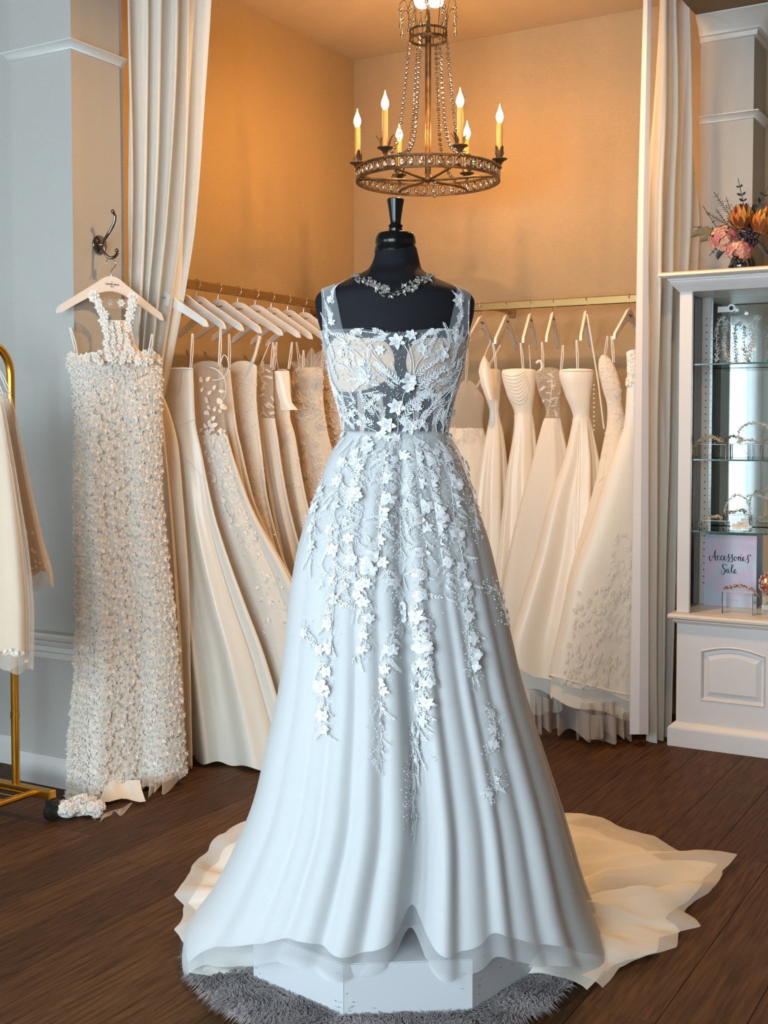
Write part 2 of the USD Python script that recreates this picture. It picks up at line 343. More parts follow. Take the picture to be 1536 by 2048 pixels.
# ------------------------------------------------------------------ clothes rails on the two alcove walls
RAILZ = 1.852
RX, RYR = -2.955, 4.985
pl0, pl1 = 3.49, BACK_Y - .02
rail = thing('wall_rail', 'flat brushed bronze garment rail along the left alcove wall', 'garment rail', (RX, pl0, RAILZ))
part(rail, 'bar', box(RX - .010, RX + .010, pl0, pl1, RAILZ - .035, RAILZ, .003), M['rail_metal'])
for y in (3.7, 4.9): part(rail, 'bracket', cat([tube([(LEFT_X, y, RAILZ - .017), (RX - .008, y, RAILZ - .017)], .008, 10), lathe([(0, 0), (.028, 0), (.028, .006), (0, .008)], (0, 0, 0), 20) if False else box(LEFT_X + .0005, LEFT_X + .007, y - .025, y + .025, RAILZ - .042, RAILZ + .008, .002)]), M['rail_metal'])
rail2 = thing('wall_rail', 'flat brushed bronze garment rail along the right alcove wall', 'garment rail', (-2.9, RYR, RAILZ))
part(rail2, 'bar', box(-2.92, -1.50, RYR - .010, RYR + .010, RAILZ - .035, RAILZ, .003), M['rail_metal'])
for x in (-2.35, -1.62): part(rail2, 'bracket', cat([tube([(x, BACK_Y, RAILZ - .017), (x, RYR + .008, RAILZ - .017)], .008, 10), box(x - .025, x + .025, BACK_Y - .007, BACK_Y - .0005, RAILZ - .042, RAILZ + .008, .002)]), M['rail_metal'])
# ------------------------------------------------------------------ curtains
cloth('drape', (0.80, 0.77, 0.70), 0.55, 0.18, 0.35, bump=0.15, bscale=60, bstretch=(6, 6, .5), sheen=0.2)
cloth('drape_lining', (0.84, 0.82, 0.84), 0.6, 0.2, 0.3)
def sheet(rows, nu, nz, npl, amp, seed, jitter=0.35):
    """rows: z, left point, right point (level), fold amplitude. A pleated hanging cloth."""
    r = np.random.default_rng(seed)
    z = np.array([q[0] for q in rows]); o = np.argsort(z)
    L = np.array([q[1] for q in rows])[o]; Rr = np.array([q[2] for q in rows])[o]; A = np.array([q[3] for q in rows])[o]; z = z[o]
    zz = np.linspace(z[-1], z[0], nz)
    fl_, fr, fa = PchipInterpolator(z, L), PchipInterpolator(z, Rr), PchipInterpolator(z, A)
    knots = np.sort((np.arange(npl + 1) + r.uniform(-jitter, jitter, npl + 1)) / npl); knots[0], knots[-1] = 0, 1
    u = np.linspace(0, 1, nu); ph = np.interp(u, knots, np.arange(npl + 1))
    amps = r.uniform(0.55, 1.25, npl + 2)
    P = np.zeros((nz, nu, 3))
    for k, q in enumerate(zz):
        l, rr = fl_(q), fr(q)
        drift = 0.12 * np.sin(q * 2.1 + ph * 1.7) + 0.05 * np.sin(q * 5 + ph * 3.1)
        s = np.sin(2 * PI * (ph + drift)); s = np.sign(s) * np.abs(s) ** 0.75
        side = np.array([rr[1] - l[1], -(rr[0] - l[0])]); side /= np.linalg.norm(side) + 1e-9
        am = np.interp(ph, np.arange(npl + 2), amps) * fa(q) * amp
        c2 = 0.55 * np.cos(2 * PI * (ph + drift)) * np.linalg.norm(rr - l) / npl * 0.5
        along = (rr - l) / (np.linalg.norm(rr - l) + 1e-9)
        xy = l[None] + u[:, None] * (rr - l)[None] + (s * am)[:, None] * side[None] + c2[:, None] * along[None]
        P[k, :, :2] = xy; P[k, :, 2] = q
    return grid(P)
def crow(y, xl, xr, Dl, Dr, a):
    p, q = at(xl, y, Dl), at(xr, y, Dr); z = (p[2] + q[2]) / 2
    return (z, p[:2], q[:2], a)
LC = [crow(y, l, r_, 4.42, 4.455 if y < 500 else 4.44, a) for y, l, r_, a in ((-30, 249, 416, 1.0), (150, 251, 407, 1.0), (300, 252, 398, 1.0), (450, 251, 384, 1.0), (560, 250, 368, .95), (680, 246, 348, .85), (780, 244, 329, .7), (860, 243, 302, .5), (905, 243, 284, .35), (980, 243, 296, .5), (1150, 243, 312, .7), (1400, 243, 320, .8), (1545, 243, 322, .8))]
lc = thing('curtain', 'pale silk curtain swept back to the left column behind the flowered gown', 'curtain', at(260, 1560, 4.45) * np.array([1, 1, 0]))
part(lc, 'drape', sheet(LC, 300, 90, 5, 0.034, 5), M['drape'], smooth=True)
part(lc, 'tieback', tube([np.array([COLX + .004, 3.30, at(262, 895, 4.4)[2]]), at(262, 900, 4.34), at(288, 905, 4.37), at(288, 902, 4.46), at(262, 895, 4.49)], .014, 8), M['drape'], smooth=True)
def xrow(y, xl, xr, a):
    pts = []
    for px in (xl, xr):
        r = ray(px, y)                                          # meets the line of the return track from (-1.52,4.55) to (-1.395,5.13)
        A_, d_ = np.array([-1.53, 4.55]), np.array([.125, .58])
        t = np.linalg.solve(np.array([[r[0], -d_[0]], [r[1], -d_[1]]]), A_ - EYE[:2])
        pts.append(EYE + r * t[0])
    return ((pts[0][2] + pts[1][2]) / 2, pts[0][:2], pts[1][:2], a)
RC = [xrow(-12, 1322, 1380, .55), xrow(44, 1320, 1383, .6), xrow(147, 1316, 1386, .8), xrow(293, 1307, 1388, 1), xrow(410, 1299, 1388, 1), xrow(528, 1296, 1382, 1), xrow(700, 1298, 1364, .9), xrow(900, 1299, 1356, .8), xrow(1200, 1299, 1345, .8), xrow(1478, 1300, 1337, .8)]
rc = thing('curtain', 'pale silk curtain hanging straight beside the glass cabinet', 'curtain', on(1316, 1490, 2, 0))
part(rc, 'drape', sheet(RC, 300, 80, 3, 0.034, 9), M['drape'], smooth=True)
fp = []
for y, a_, b_ in ((-14, 1288, 1303), (400, 1277, 1297), (800, 1270, 1297), (1200, 1264, 1297), (1469, 1260, 1297)):
    fp.append([at(a_, y, 4.79), at((a_ + b_) / 2, y, 4.765), at(b_, y, 4.775)])
fp = np.array(fp)
fpv, fpf = grid(fp); 
part(rc, 'flat_facing', cat([(fpv, fpf), (fpv + HF * .012, fpf[:, ::-1]), grid(np.stack([fp[:, 0], fp[:, 0] + HF * .012], 1)[:, ::-1]), grid(np.stack([fp[:, 2], fp[:, 2] + HF * .012], 1))]), M['drape_lining'], smooth=40, label='flat pale leading edge of the curtain')
# ================================================================== bodies: lofted cloth shapes and things sewn on them
class Body:
    """rows: (photo y, left x, right x, depth / half width, fold weight) measured at distance D; a closed loft, front half towards the camera"""
    def __init__(s, rows, D, slope=0.0, fold=None, back=1.0, ex=1.0):
        rows = sorted(rows, key=lambda q: -q[0])                 # z ascending
        y = np.array([q[0] for q in rows], float)
        xl, xr = np.array([q[1] for q in rows], float), np.array([q[2] for q in rows], float)
        D_ = np.array([D(q) if callable(D) else D for q in y])
        pl, pr = at(xl, y, D_), at(xr, y, D_)
        if slope:
            for _ in range(3):
                ha = ((pr - pl) @ R) / 2; pl, pr = at(xl, y, D_ - slope * ha), at(xr, y, D_ + slope * ha)
        z = (pl[:, 2] + pr[:, 2]) / 2
        xs0, xs1 = pl @ R, pr @ R
        a = (xs1 - xs0) / 2
        mk = lambda v: PchipInterpolator(z, v, extrapolate=True)
        s.z0, s.z1 = z[0], z[-1]
        s.xc, s.a, s.D, s.b = mk((xs0 + xs1) / 2), mk(a), mk(D_), mk(a * np.array([q[3] for q in rows]))
        s.fw = mk(np.array([q[4] if len(q) > 4 else 0.0 for q in rows]))
        s.slope, s.fold, s.back, s.ex = slope, fold, back, ex
    def pos(s, th, z, off=0.0):
        th, z = np.broadcast_arrays(np.asarray(th, float), np.asarray(z, float))
        zc = np.clip(z, s.z0 - .02, s.z1 + .02)
        a, b = s.a(zc), s.b(zc)
        c, sn = np.cos(th), np.sin(th)
        if s.ex != 1.0: c, sn = np.sign(c) * np.abs(c) ** s.ex, np.sign(sn) * np.abs(sn) ** s.ex
        b = np.where(sn < 0, b * s.back, b)
        k = off + (s.fold(th, zc) * s.fw(zc) if s.fold is not None else 0.0)
        nx, ny = c * b, sn * a
        l = np.sqrt(nx * nx + ny * ny) + 1e-9
        x = s.xc(zc) + a * c + k * nx / l
        d = s.D(zc) - b * sn - k * ny / l + s.slope * a * c
        return R * x[..., None] + HF * d[..., None] + UP * z[..., None]
    def frame(s, th, z, off=0.0):
        e = 1e-3
        p = s.pos(th, z, off)
        pt, pz = (s.pos(th + e, z, off) - p) / e, (s.pos(th, z + e, off) - p) / e
        n = np.cross(pz, pt); n /= np.linalg.norm(n, axis=-1, keepdims=True) + 1e-9
        return p, pt, pz, n
    def px(s, x, y):
        """(theta, z) of the front surface under a photo pixel"""
        x, y = np.asarray(x, float), np.asarray(y, float)
        D = s.D((s.z0 + s.z1) / 2) * np.ones_like(x)
        for _ in range(6):
            p = at(x, y, D); z = np.clip(p[..., 2], s.z0, s.z1)
            u = np.clip((p @ R - s.xc(z)) / s.a(z), -.985, .985)
            th = np.arccos(u); D = s.pos(th, z) @ HF
        return th, z
    def mesh(s, nth, nz, ztop, zhem, off=0.0, th0=0.0, th1=2 * PI, power=1.0):
        wrap = th1 - th0 > 2 * PI - 1e-6
        th = np.linspace(th0, th1, nth, endpoint=not wrap)
        v = np.linspace(0, 1, nz)[:, None] ** power
        zt = ztop(th) if callable(ztop) else np.full(nth, float(ztop)); zh = zhem(th) if callable(zhem) else np.full(nth, float(zhem))
        z = zt[None] + (zh - zt)[None] * v
        return grid(s.pos(np.broadcast_to(th, z.shape), z, off), wrap)
def sew(body, tmpl, th, z, rot, scale, off=0.002, zmax=None):
    """puts copies of a small flat piece (local x, y, height) on a body; th, z, rot, scale: arrays. Returns one mesh per copy."""
    v, f = tmpl
    th, z, rot, scale = [np.broadcast_to(np.atleast_1d(np.asarray(q, float)), np.broadcast_shapes(*[np.shape(np.atleast_1d(w)) for w in (th, z, rot, scale)])) for q in (th, z, rot, scale)]
    _, _, pz, _ = body.frame(th, z)
    lz = np.linalg.norm(pz, axis=1)
    c, sn = np.cos(rot), np.sin(rot)
    lx = (v[None, :, 0] * c[:, None] - v[None, :, 1] * sn[:, None]) * scale[:, None]
    ly = (v[None, :, 0] * sn[:, None] + v[None, :, 1] * c[:, None]) * scale[:, None]
    tg = np.linspace(-.6, PI + .6, 160)                         # arc length along the body's girth at each height
    G = body.pos(np.broadcast_to(tg, (len(th), 160)), z[:, None])
    S = np.concatenate([np.zeros((len(th), 1)), np.cumsum(np.linalg.norm(np.diff(G, axis=1), axis=2), axis=1)], 1)
    T = np.stack([np.interp(np.interp(th[i], tg, S[i]) - lx[i], S[i], tg) for i in range(len(th))])
    Z = z[:, None] + ly / lz[:, None]
    if zmax is not None: Z = np.minimum(Z, zmax)
    P, _, _, N = body.frame(T, Z)
    P = P + N * (off + v[None, :, 2] * scale[:, None])[..., None]
    return [(P[i], f) for i in range(len(P))]
def petal(l, w, h, n=4, tip=1.0, cup=0.15, a=0.0, r0=0.06):
    """one petal along +x turned by a; tip: 1 pointed, 0 round"""
    t = np.linspace(0, 1, n + 1)
    wd = w * np.sin(PI * np.clip(t * (.9 if tip else .82) + .08, 0, 1)) ** (1.0 if tip else .7)
    wd[-1] *= 0.05 if tip else 0.45
    x = r0 * l + l * t; hh = h * (np.sin(t * PI * .6))
    v = np.vstack([np.stack([x, wd, hh + cup * wd], 1), np.stack([x, 0 * x, hh], 1), np.stack([x, -wd, hh + cup * wd], 1)])
    i = np.arange(n); m = n + 1
    q = np.vstack([np.stack([i, i + m, i + m + 1, i + 1], 1), np.stack([i + m, i + 2 * m, i + 2 * m + 1, i + m + 1], 1)])
    c, s = math.cos(a), math.sin(a)
    v = np.stack([v[:, 0] * c - v[:, 1] * s, v[:, 0] * s + v[:, 1] * c, v[:, 2]], 1)
    return V((v, q))
def flower(n=6, l=1.0, w=.3, h=.25, tip=1.0, seed=0, inner=True, center=True, cup=.15):
    r = np.random.default_rng(seed)
    ms = [petal(l * r.uniform(.9, 1.1), w, h * r.uniform(.7, 1.3), 4, tip, cup, 2 * PI * k / n + r.uniform(-.1, .1)) for k in range(n)]
    if inner: ms += [petal(l * .55, w * .7, h * 1.5, 3, tip, cup, 2 * PI * (k + .5) / n) for k in range(n)]
    if center:
        v, f = OCT; ms.append((v * np.array([.16, .16, .12]) * l + np.array([0, 0, h * 1.0]), f))
        ms += [(v * .07 * l + np.array([.2 * l * math.cos(a), .2 * l * math.sin(a), h]), f) for a in np.arange(5) * 2 * PI / 5]
    return cat(ms)
def ribbon(pts, w, h=0.02):
    p = np.asarray(pts, float); t = np.gradient(p, axis=0); t /= np.linalg.norm(t, axis=1, keepdims=True) + 1e-9
    nrm = np.stack([-t[:, 1], t[:, 0]], 1); w = np.broadcast_to(w, (len(p),))[:, None]
    A = np.stack([np.c_[p - nrm * w, np.zeros(len(p))], np.c_[p, np.full(len(p), h)], np.c_[p + nrm * w, np.zeros(len(p))]], 1)
    return grid(A)
def sprig(L=1.0, n=8, leaf=.22, lw=.05, bend=.25, seed=0, taper=True, beads=False):
    r = np.random.default_rng(seed)
    t = np.linspace(0, 1, 9); sp = np.stack([L * t, bend * L * t ** 2], 1)
    ms = [ribbon(sp, .012 * L)]
    for k in range(n):
        q = (k + .6) / n; p = np.array([L * q, bend * L * q * q]); a0 = math.atan2(2 * bend * q, 1)
        for sd in (-1, 1):
            a = a0 + sd * r.uniform(.55, .85); l = leaf * L * ((1 - .55 * q) if taper else 1) * r.uniform(.8, 1.15)
            v, f = petal(l, lw * L, .02, 3, 1.0, .25, a); v = v + np.r_[p, .004]; ms.append((v, f))
            if beads:
                v, f = OCT; ms.append((v * .022 * L + np.r_[p + l * 1.1 * np.array([math.cos(a), math.sin(a)]), .02], f))
    v, f = petal(leaf * L * .6, lw * L, .02, 3, 1.0, .25, math.atan2(2 * bend, 1)); ms.append((v + np.r_[sp[-1], .004], f))
    return cat(ms)
def fern(L=1.0, n=11, bend=.3, seed=0):
    """a plume of fine cords, like corded lace"""
    r = np.random.default_rng(seed); ms = []
    for k in range(n):
        a = (k / (n - 1) - .5) * 1.5; l = L * (1 - .45 * abs(k / (n - 1) - .5) * 2) * r.uniform(.85, 1.1)
        t = np.linspace(0, 1, 6); ang = a * t ** .7
        p = np.cumsum(np.c_[np.cos(ang), np.sin(ang)] * l / 6, 0)
        ms.append(ribbon(p, np.linspace(.008, .022, 6) * L, .03 * L))
        v, f = OCT; ms.append((v * .03 * L + np.r_[p[-1], .02], f))
    return cat(ms)
def cord(body, pxs, r, off=0.003, n=24, sides=4):
    p = spline(np.array(pxs, float), n); th, z = body.px(p[:, 0], p[:, 1])
    P, _, _, N = body.frame(th, z)
    return tube(P + N * off, r, sides)

mat('velvet_black', (0.006, 0.006, 0.009), 0.75, bump=0.2, bscale=300, specular_ior_level=0.25)
mat('black_lacquer', (0.006, 0.005, 0.005), 0.2, specular_ior_level=0.3)
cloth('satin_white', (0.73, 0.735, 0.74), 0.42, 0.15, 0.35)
cloth('satin_train_lit', (0.93, 0.88, 0.79), 0.5, 0.1, 0.3)  # gown satin with the warm alcove light put into its colour
cloth('nude', (0.66, 0.50, 0.38), 0.7, 0.1, 0.2)
sheer('net', (0.80, 0.84, 0.88), 0.14, 0.75, 0.45)
sheer('bone_net', (0.78, 0.70, 0.66), 0.55, 0.9, 0.4)
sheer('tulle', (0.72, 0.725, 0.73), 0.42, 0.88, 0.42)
sheer('tulle_train_lit', (0.95, 0.92, 0.86), 0.42, 0.85, 0.45)  # gown tulle, brightened and warmed in colour for the alcove light
mat('lace', (0.72, 0.725, 0.73), 0.38, sheen_weight=0.3)
mat('bead', (0.95, 0.95, 0.95), 0.08, specular_ior_level=1.0, coat_weight=1.0)
mat('white_board', (0.52, 0.53, 0.55), 0.42, bump=0.04, bscale=40)
mat('scuff', (0.10, 0.09, 0.09), 0.7)
mat('fur', (0.36, 0.31, 0.31), 0.9, color2=(0.16, 0.13, 0.13), vscale=9, sheen_weight=0.4)
mat('crystal', (0.92, 0.93, 0.95), 0.07, metallic=0.85, specular_ior_level=1.0)

# ------------------------------------------------------------------ dress form
DF = 2.88
TORSO = [(555, 706, 868, .80), (537, 738, 843, .95), (522, 746, 839, 1.0), (508, 750, 836, 1.0), (496, 752, 833, 1.0), (570, 672, 903, .62), (581, 646, 930, .56), (591, 634, 943, .53), (603, 630, 949, .52), (624, 632, 948, .53), (659, 641, 940, .56), (690, 650, 932, .63), (715, 656, 926, .70), (740, 660, 921, .72), (765, 667, 914, .70), (790, 674, 908, .68), (815, 682, 902, .67), (840, 688, 895, .67), (866, 690, 892, .68), (900, 691, 891, .66), (1000, 691, 892, .64)]
torso = Body(TORSO, DF)
dcx = float(torso.xc(1.3)); CENTER = R * dcx + HF * DF
form = thing('dress_form', 'black velvet dress form with a turned black wooden neck top', 'dress form', CENTER)
tm = torso.mesh(72, 90, torso.z1, torso.z0)
part(form, 'torso', cat([tm, (np.vstack([tm[0][-72:], tm[0][-72:].mean(0)]), np.array([[i, (i + 1) % 72, 72] for i in range(72)]))]), M['velvet_black'], smooth=True)
def zpx(y, D=DF): return float(at(788, y, D)[2])
mpp = DF / FPX
NX = R * ((791 - 768) * mpp) + HF * DF
part(form, 'neck_cap', lathe([(0.0, zpx(505)), (42 * mpp, zpx(505)), (42 * mpp, zpx(500)), (41 * mpp, zpx(496)), (39 * mpp, zpx(490)), (40.5 * mpp, zpx(486)), (40 * mpp, zpx(478)), (37 * mpp, zpx(470)), (34.5 * mpp, zpx(467)), (31 * mpp, zpx(466)), (0, zpx(465.5))], NX, 48), M['black_lacquer'], smooth=40)
part(form, 'finial', lathe([(0, zpx(468)), (13 * mpp, zpx(467)), (13.5 * mpp, zpx(462)), (14 * mpp, zpx(458)), (12 * mpp, zpx(456.5)), (14.4 * mpp, zpx(453)), (13.8 * mpp, zpx(450)), (11 * mpp, zpx(448.5)), (10.5 * mpp, zpx(444)), (11.5 * mpp, zpx(436)), (14.5 * mpp, zpx(415)), (16.8 * mpp, zpx(402)), (17 * mpp, zpx(399)), (15 * mpp, zpx(397.3)), (0, zpx(397))], NX, 40), M['black_lacquer'], smooth=40)
part(form, 'stand_pole', tube([CENTER + UP * .135, CENTER + UP * 1.15], .018, 14), M['black_lacquer'])
part(form, 'stand_base', lathe([(0, .1305), (.15, .1305), (.15, .145), (.14, .15), (.03, .16), (0, .16)], CENTER, 40), M['black_lacquer'])

# ------------------------------------------------------------------ platform and rug under it
oct_px = [(500.6, 1981), (687, 2048), (939, 2039.5), (1066, 1933)]
PC = R * .025 + HF * 2.88
PRD = .366
angs = [PI + math.atan2(2.88 - 2.531, .0871 + .025) + k * PI / 4 for k in range(8)]
def ring8(r): return [PC + R * (r * math.cos(a)) + HF * (r * math.sin(a)) for a in angs]
plat = thing('display_platform', 'low white octagonal display platform under the gown, scuffed at its edges', 'platform', PC)
PH = .130
r8, t8 = ring8(PRD), ring8(PRD - .004)
tv = np.array([p + UP * PH for p in t8]); 
part(plat, 'top_board', cat([(np.vstack([[p + UP * (PH - .014) for p in t8], tv, [PC + UP * PH]]), np.array([[8 + i, 8 + (i + 1) % 8, 16] for i in range(8)] + [[i, (i + 1) % 8, 8 + (i + 1) % 8] for i in range(8)] + [[i, 8 + (i + 1) % 8, 8 + i] for i in range(8)]))]), M['white_board'], smooth=False)
for i in range(8):
    p, q = r8[i], r8[(i + 1) % 8]; p2, q2 = PC + (p - PC) * .95, PC + (q - PC) * .95
    g = (q - p) * .0015
    vs = np.array([p + g, q - g, q2, p2]); hv = np.vstack([vs, vs + UP * (PH - .0015)])
    f = [[0, 1, 5, 4], [1, 2, 6, 5], [2, 3, 7, 6], [3, 0, 4, 7], [4, 5, 6, 7]]
    sb = part(plat, 'side_board', (hv, np.array(f)), M['white_board'], smooth=False)
    if i in (0, 1, 2, 7):
        r = np.random.default_rng(40 + i); ms = []
        nrm = np.cross(UP, q - p); nrm = -nrm / np.linalg.norm(nrm)
        if nrm @ ((p + q) / 2 - PC) < 0: nrm = -nrm
        for _ in range(9):
            s, zz = r.choice([r.uniform(.02, .1), r.uniform(.9, .98), r.uniform(.1, .9)]), r.uniform(.012, .05) if r.random() < .7 else r.uniform(.06, .11)
            c = p + (q - p) * s + UP * zz + nrm * .0006; d = (q - p) / np.linalg.norm(q - p) * r.uniform(.002, .008) + UP * r.uniform(-.002, .002); w = UP * r.uniform(.0004, .0011)
            ms.append((np.array([c - d, c - d * .2 - w, c + d, c + d * .1 + w]), np.array([[0, 1, 2, 3]])))
        part(sb, 'scuff', cat(ms), M['scuff'], smooth=False)
rug = thing('fur_rug', 'round grey faux fur rug under the white platform', 'rug', PC)
RC_, RR = R * .0 + HF * 2.90, .475
part(rug, 'backing', lathe([(0, .001), (RR - .01, .001), (RR - .012, .012), (0, .014)], RC_, 64), M['fur'])
r = np.random.default_rng(3); n = 30000
rad, an = RR * np.sqrt(r.uniform(.42, 1, n)), r.uniform(0, 2 * PI, n)
px_, dd = rad * np.cos(an), rad * np.sin(an)
keep = (dd < .16); px_, dd = px_[keep], dd[keep]; n = len(px_)
b = RC_ + R * px_[:, None] + HF * dd[:, None] + UP * .011
fld = meshkit.fbm(np.c_[px_ * 9, dd * 9, np.zeros(n)], 3, 4) * 9
ln = r.uniform(.018, .034, n); an2 = fld + r.normal(0, .5, n)
dirv = R * np.cos(an2)[:, None] + HF * np.sin(an2)[:, None]
sidev = -R * np.sin(an2)[:, None] + HF * np.cos(an2)[:, None]
edge = np.clip((rad[keep] / RR - .93) / .07, 0, 1)
out = R * np.cos(an[keep])[:, None] + HF * np.sin(an[keep])[:, None]
dirv = dirv * (1 - .8 * edge[:, None]) + out * .9 * edge[:, None]
w = .0011
mid = b + dirv * (ln * .45)[:, None] + UP * (ln * (.42 - .3 * edge))[:, None]; tip = b + dirv * ln[:, None] + UP * (ln * (.30 - .45 * edge))[:, None]
tip[:, 2] = np.maximum(tip[:, 2], .002)
vv = np.stack([b - sidev * w, b + sidev * w, mid + sidev * w, mid - sidev * w, tip], 1).reshape(-1, 3)
ff = (np.array([[0, 1, 2], [0, 2, 3], [3, 2, 4]])[None] + (np.arange(n) * 5)[:, None, None]).reshape(-1, 3)
part(rug, 'pile', (vv, ff), M['fur'], smooth=False, kind='stuff')

# ------------------------------------------------------------------ the gown on the form
gown = thing('wedding_gown', 'white A-line wedding gown with sheer lace bodice and tulle train on the black dress form', 'dress', CENTER)
zw, zb_ = zpx(866), zpx(658)
def px_z(y): return zpx(y, DF - .1)
def top_line(th): return np.where(np.sin(th) > 0, px_z(657) - .004 * np.cos(th * 2), px_z(700)) + .0 * th
def neck_line(th):
    s = np.clip(np.sin(th) * 3 + .4, 0, 1)
    return px_z(720) * (1 - s) + s * (px_z(656) - .010 * np.exp(-((th - PI / 2) / .35) ** 2))
bod = part(gown, 'bodice', torso.mesh(120, 40, neck_line, zw - .01, off=.006), M['net'], smooth=True, label='sheer net bodice')
def cup(cx, sgn):
    th = []; outl = []
    pts = spline(np.array([(cx - 50 * sgn, 672), (cx - 8 * sgn, 676), (cx + 38 * sgn, 684), (cx + 55 * sgn, 712), (cx + 50 * sgn, 748), (cx + 10 * sgn, 776), (cx - 30 * sgn, 784), (cx - 68 * sgn, 775), (cx - 80 * sgn, 735), (cx - 76 * sgn, 695), (cx - 50 * sgn, 672)], float), 48)[:-1]
    c = np.array([cx - 12 * sgn, 727.0]); rows = []
    for k, s in enumerate(np.linspace(0.02, 1, 12)):
        q = c + (pts - c) * s; t_, z_ = torso.px(q[:, 0], q[:, 1]); rows.append(torso.pos(t_, z_, .0022 + .003 * (1 - s ** 4) * .9))
    return grid(np.array(rows)[::-1], True)
for cx, sg in ((733, 1), (868, -1)): part(gown, 'bust_cup', cup(cx, sg), M['nude'], smooth=True, label='nude bust cup')
def strip(pxs, w, off=.0075, n=20, body=torso):
    p = spline(np.array(pxs, float), n); t = np.gradient(p, axis=0); t /= np.linalg.norm(t, axis=1, keepdims=True); nn = np.stack([-t[:, 1], t[:, 0]], 1)
    rows = []
    for k in (-1, -.5, 0, .5, 1):
        q = p + nn * k * w / 2; a, b = body.px(q[:, 0], q[:, 1]); rows.append(body.pos(a, b, off))
    return grid(np.array(rows))
for pts in ([(721, 785), (724, 822), (728, 868)], [(761, 785), (764, 822), (768, 868)], [(836, 775), (833, 815), (829, 868)], [(874, 770), (869, 815), (864, 868)]):
    part(gown, 'boning', strip(pts, 9, .0072), M['bone_net'], smooth=True)
# straps over the shoulders
zs_ = np.linspace(torso.z0, torso.z1, 600)
for sg, q in ((1, [(672, 668), (667, 640), (664, 612), (661, 590)]), (-1, [(912, 668), (916, 640), (920, 612), (923, 590)])):
    p = spline(np.array(q, float), 16); wd = np.linspace(40, 27, 16); cols = []
    for k in np.linspace(-1, 1, 9):
        a, b = torso.px(p[:, 0] + k * wd / 2, p[:, 1])
        xk = torso.pos(a[-1:], b[-1:])[0] @ R
        hi = zs_[(zs_ > b[-1]) & (torso.a(zs_) * .985 > abs(xk - torso.xc(zs_)))]
        ztop = hi.max() if len(hi) else b[-1] + .004
        up = np.linspace(b[-1], ztop, 8)[1:]; dn = np.linspace(ztop, zpx(705), 16)[1:]
        th_of = lambda zz: np.arccos(np.clip((xk - torso.xc(zz)) / torso.a(zz), -.99, .99))
        T = np.r_[a, th_of(up), 2 * PI - th_of(dn)]; Z = np.r_[b, up, dn]
        cols.append(torso.pos(T, Z, .0078))
    part(gown, 'strap', grid(np.array(cols)), M['net'], smooth=True, label='sheer lace shoulder strap')

# skirt
SK = [(862, 690, 893, .68, 0), (873, 685, 895, .68, .02), (909, 662, 914, .70, .12), (958, 643, 934, .72, .2), (1013, 621, 954, .74, .3), (1088, 598, 979, .76, .30), (1153, 585, 995, .76, .36), (1218, 576, 1011, .76, .43), (1283, 569, 1026, .75, .5), (1360, 558, 1043, .76, .58), (1500, 527, 1085, .75, .74), (1600, 503, 1117, .74, .86), (1700, 462, 1147, .73, 1), (1780, 420, 1172, .715, 1), (1850, 372, 1200, .70, 1), (1900, 362, 1220, .70, 1), (1960, 362, 1230, .70, 1)]
def tubes(cr, depth):
    cr = np.array(cr, float); u = np.linspace(-1, 1, 1601); y = np.zeros_like(u)
    for k in range(len(cr) - 1):
        m = (u >= cr[k]) & (u < cr[k + 1]); s = (u[m] - cr[k]) / (cr[k + 1] - cr[k]); w = cr[k + 1] - cr[k]
        y[m] = depth[k] * np.sin(PI * s) ** .8
    g = np.exp(-(np.arange(-25, 26) / 15.0) ** 2); g /= g.sum()
    return u, np.convolve(np.pad(y, 25, mode='edge'), g, 'valid')
hw = 395.0
CR = [(p - 788) / hw for p in (393, 455, 520, 575, 648, 722, 782, 848, 902, 968, 1010, 1066, 1120, 1183)]
FU, FY = tubes(CR, [.012, .02, .02, .042, .046, .022, -.075, .046, .026, .032, .02, .034, .016])
FY = FY * np.where((FU > .0) & (FU < .16), 1.0, .72)
def sk_fold(th, z):
    u = np.cos(th)
    f = np.interp(u, FU, FY) - .012
    lean = np.interp(u + .02 * np.sin(z * 9), FU, FY) - .012
    back = .03 * np.sin(11 * th + 1.3 * np.sin(3 * th))
    w = np.clip(np.sin(th) * 6 + 1, 0, 1)
    return (0.5 * f + .5 * lean) * w + back * (1 - w)
def sk_D(y): return float(np.interp(y, [860, 1300, 1960], [DF, DF, DF - .01]))
skirt = Body(SK, sk_D, fold=sk_fold, back=1.0)
def hem(th, lift):
    u = np.cos(th); fr = np.clip(np.sin(th) * 2.2 - .75, 0, 1)    # front over the platform
    notch = .055 * np.exp(-((u - .065) / .075) ** 2) * (np.sin(th) > 0)
    zf = PH - .022 + lift + notch + .010 * np.sin(13 * th) + .012 * np.exp(-((u - .47) / .05) ** 2)
    zs = .012 + lift * .7 + .008 * np.sin(17 * th + 1)
    return zs * (1 - fr) + zf * fr
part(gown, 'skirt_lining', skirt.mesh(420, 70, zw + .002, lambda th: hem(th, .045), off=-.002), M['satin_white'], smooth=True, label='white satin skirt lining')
part(gown, 'tulle_skirt', skirt.mesh(420, 80, zw + .004, lambda th: hem(th, .0), off=.004), M['tulle'], smooth=True, label='soft tulle overskirt')
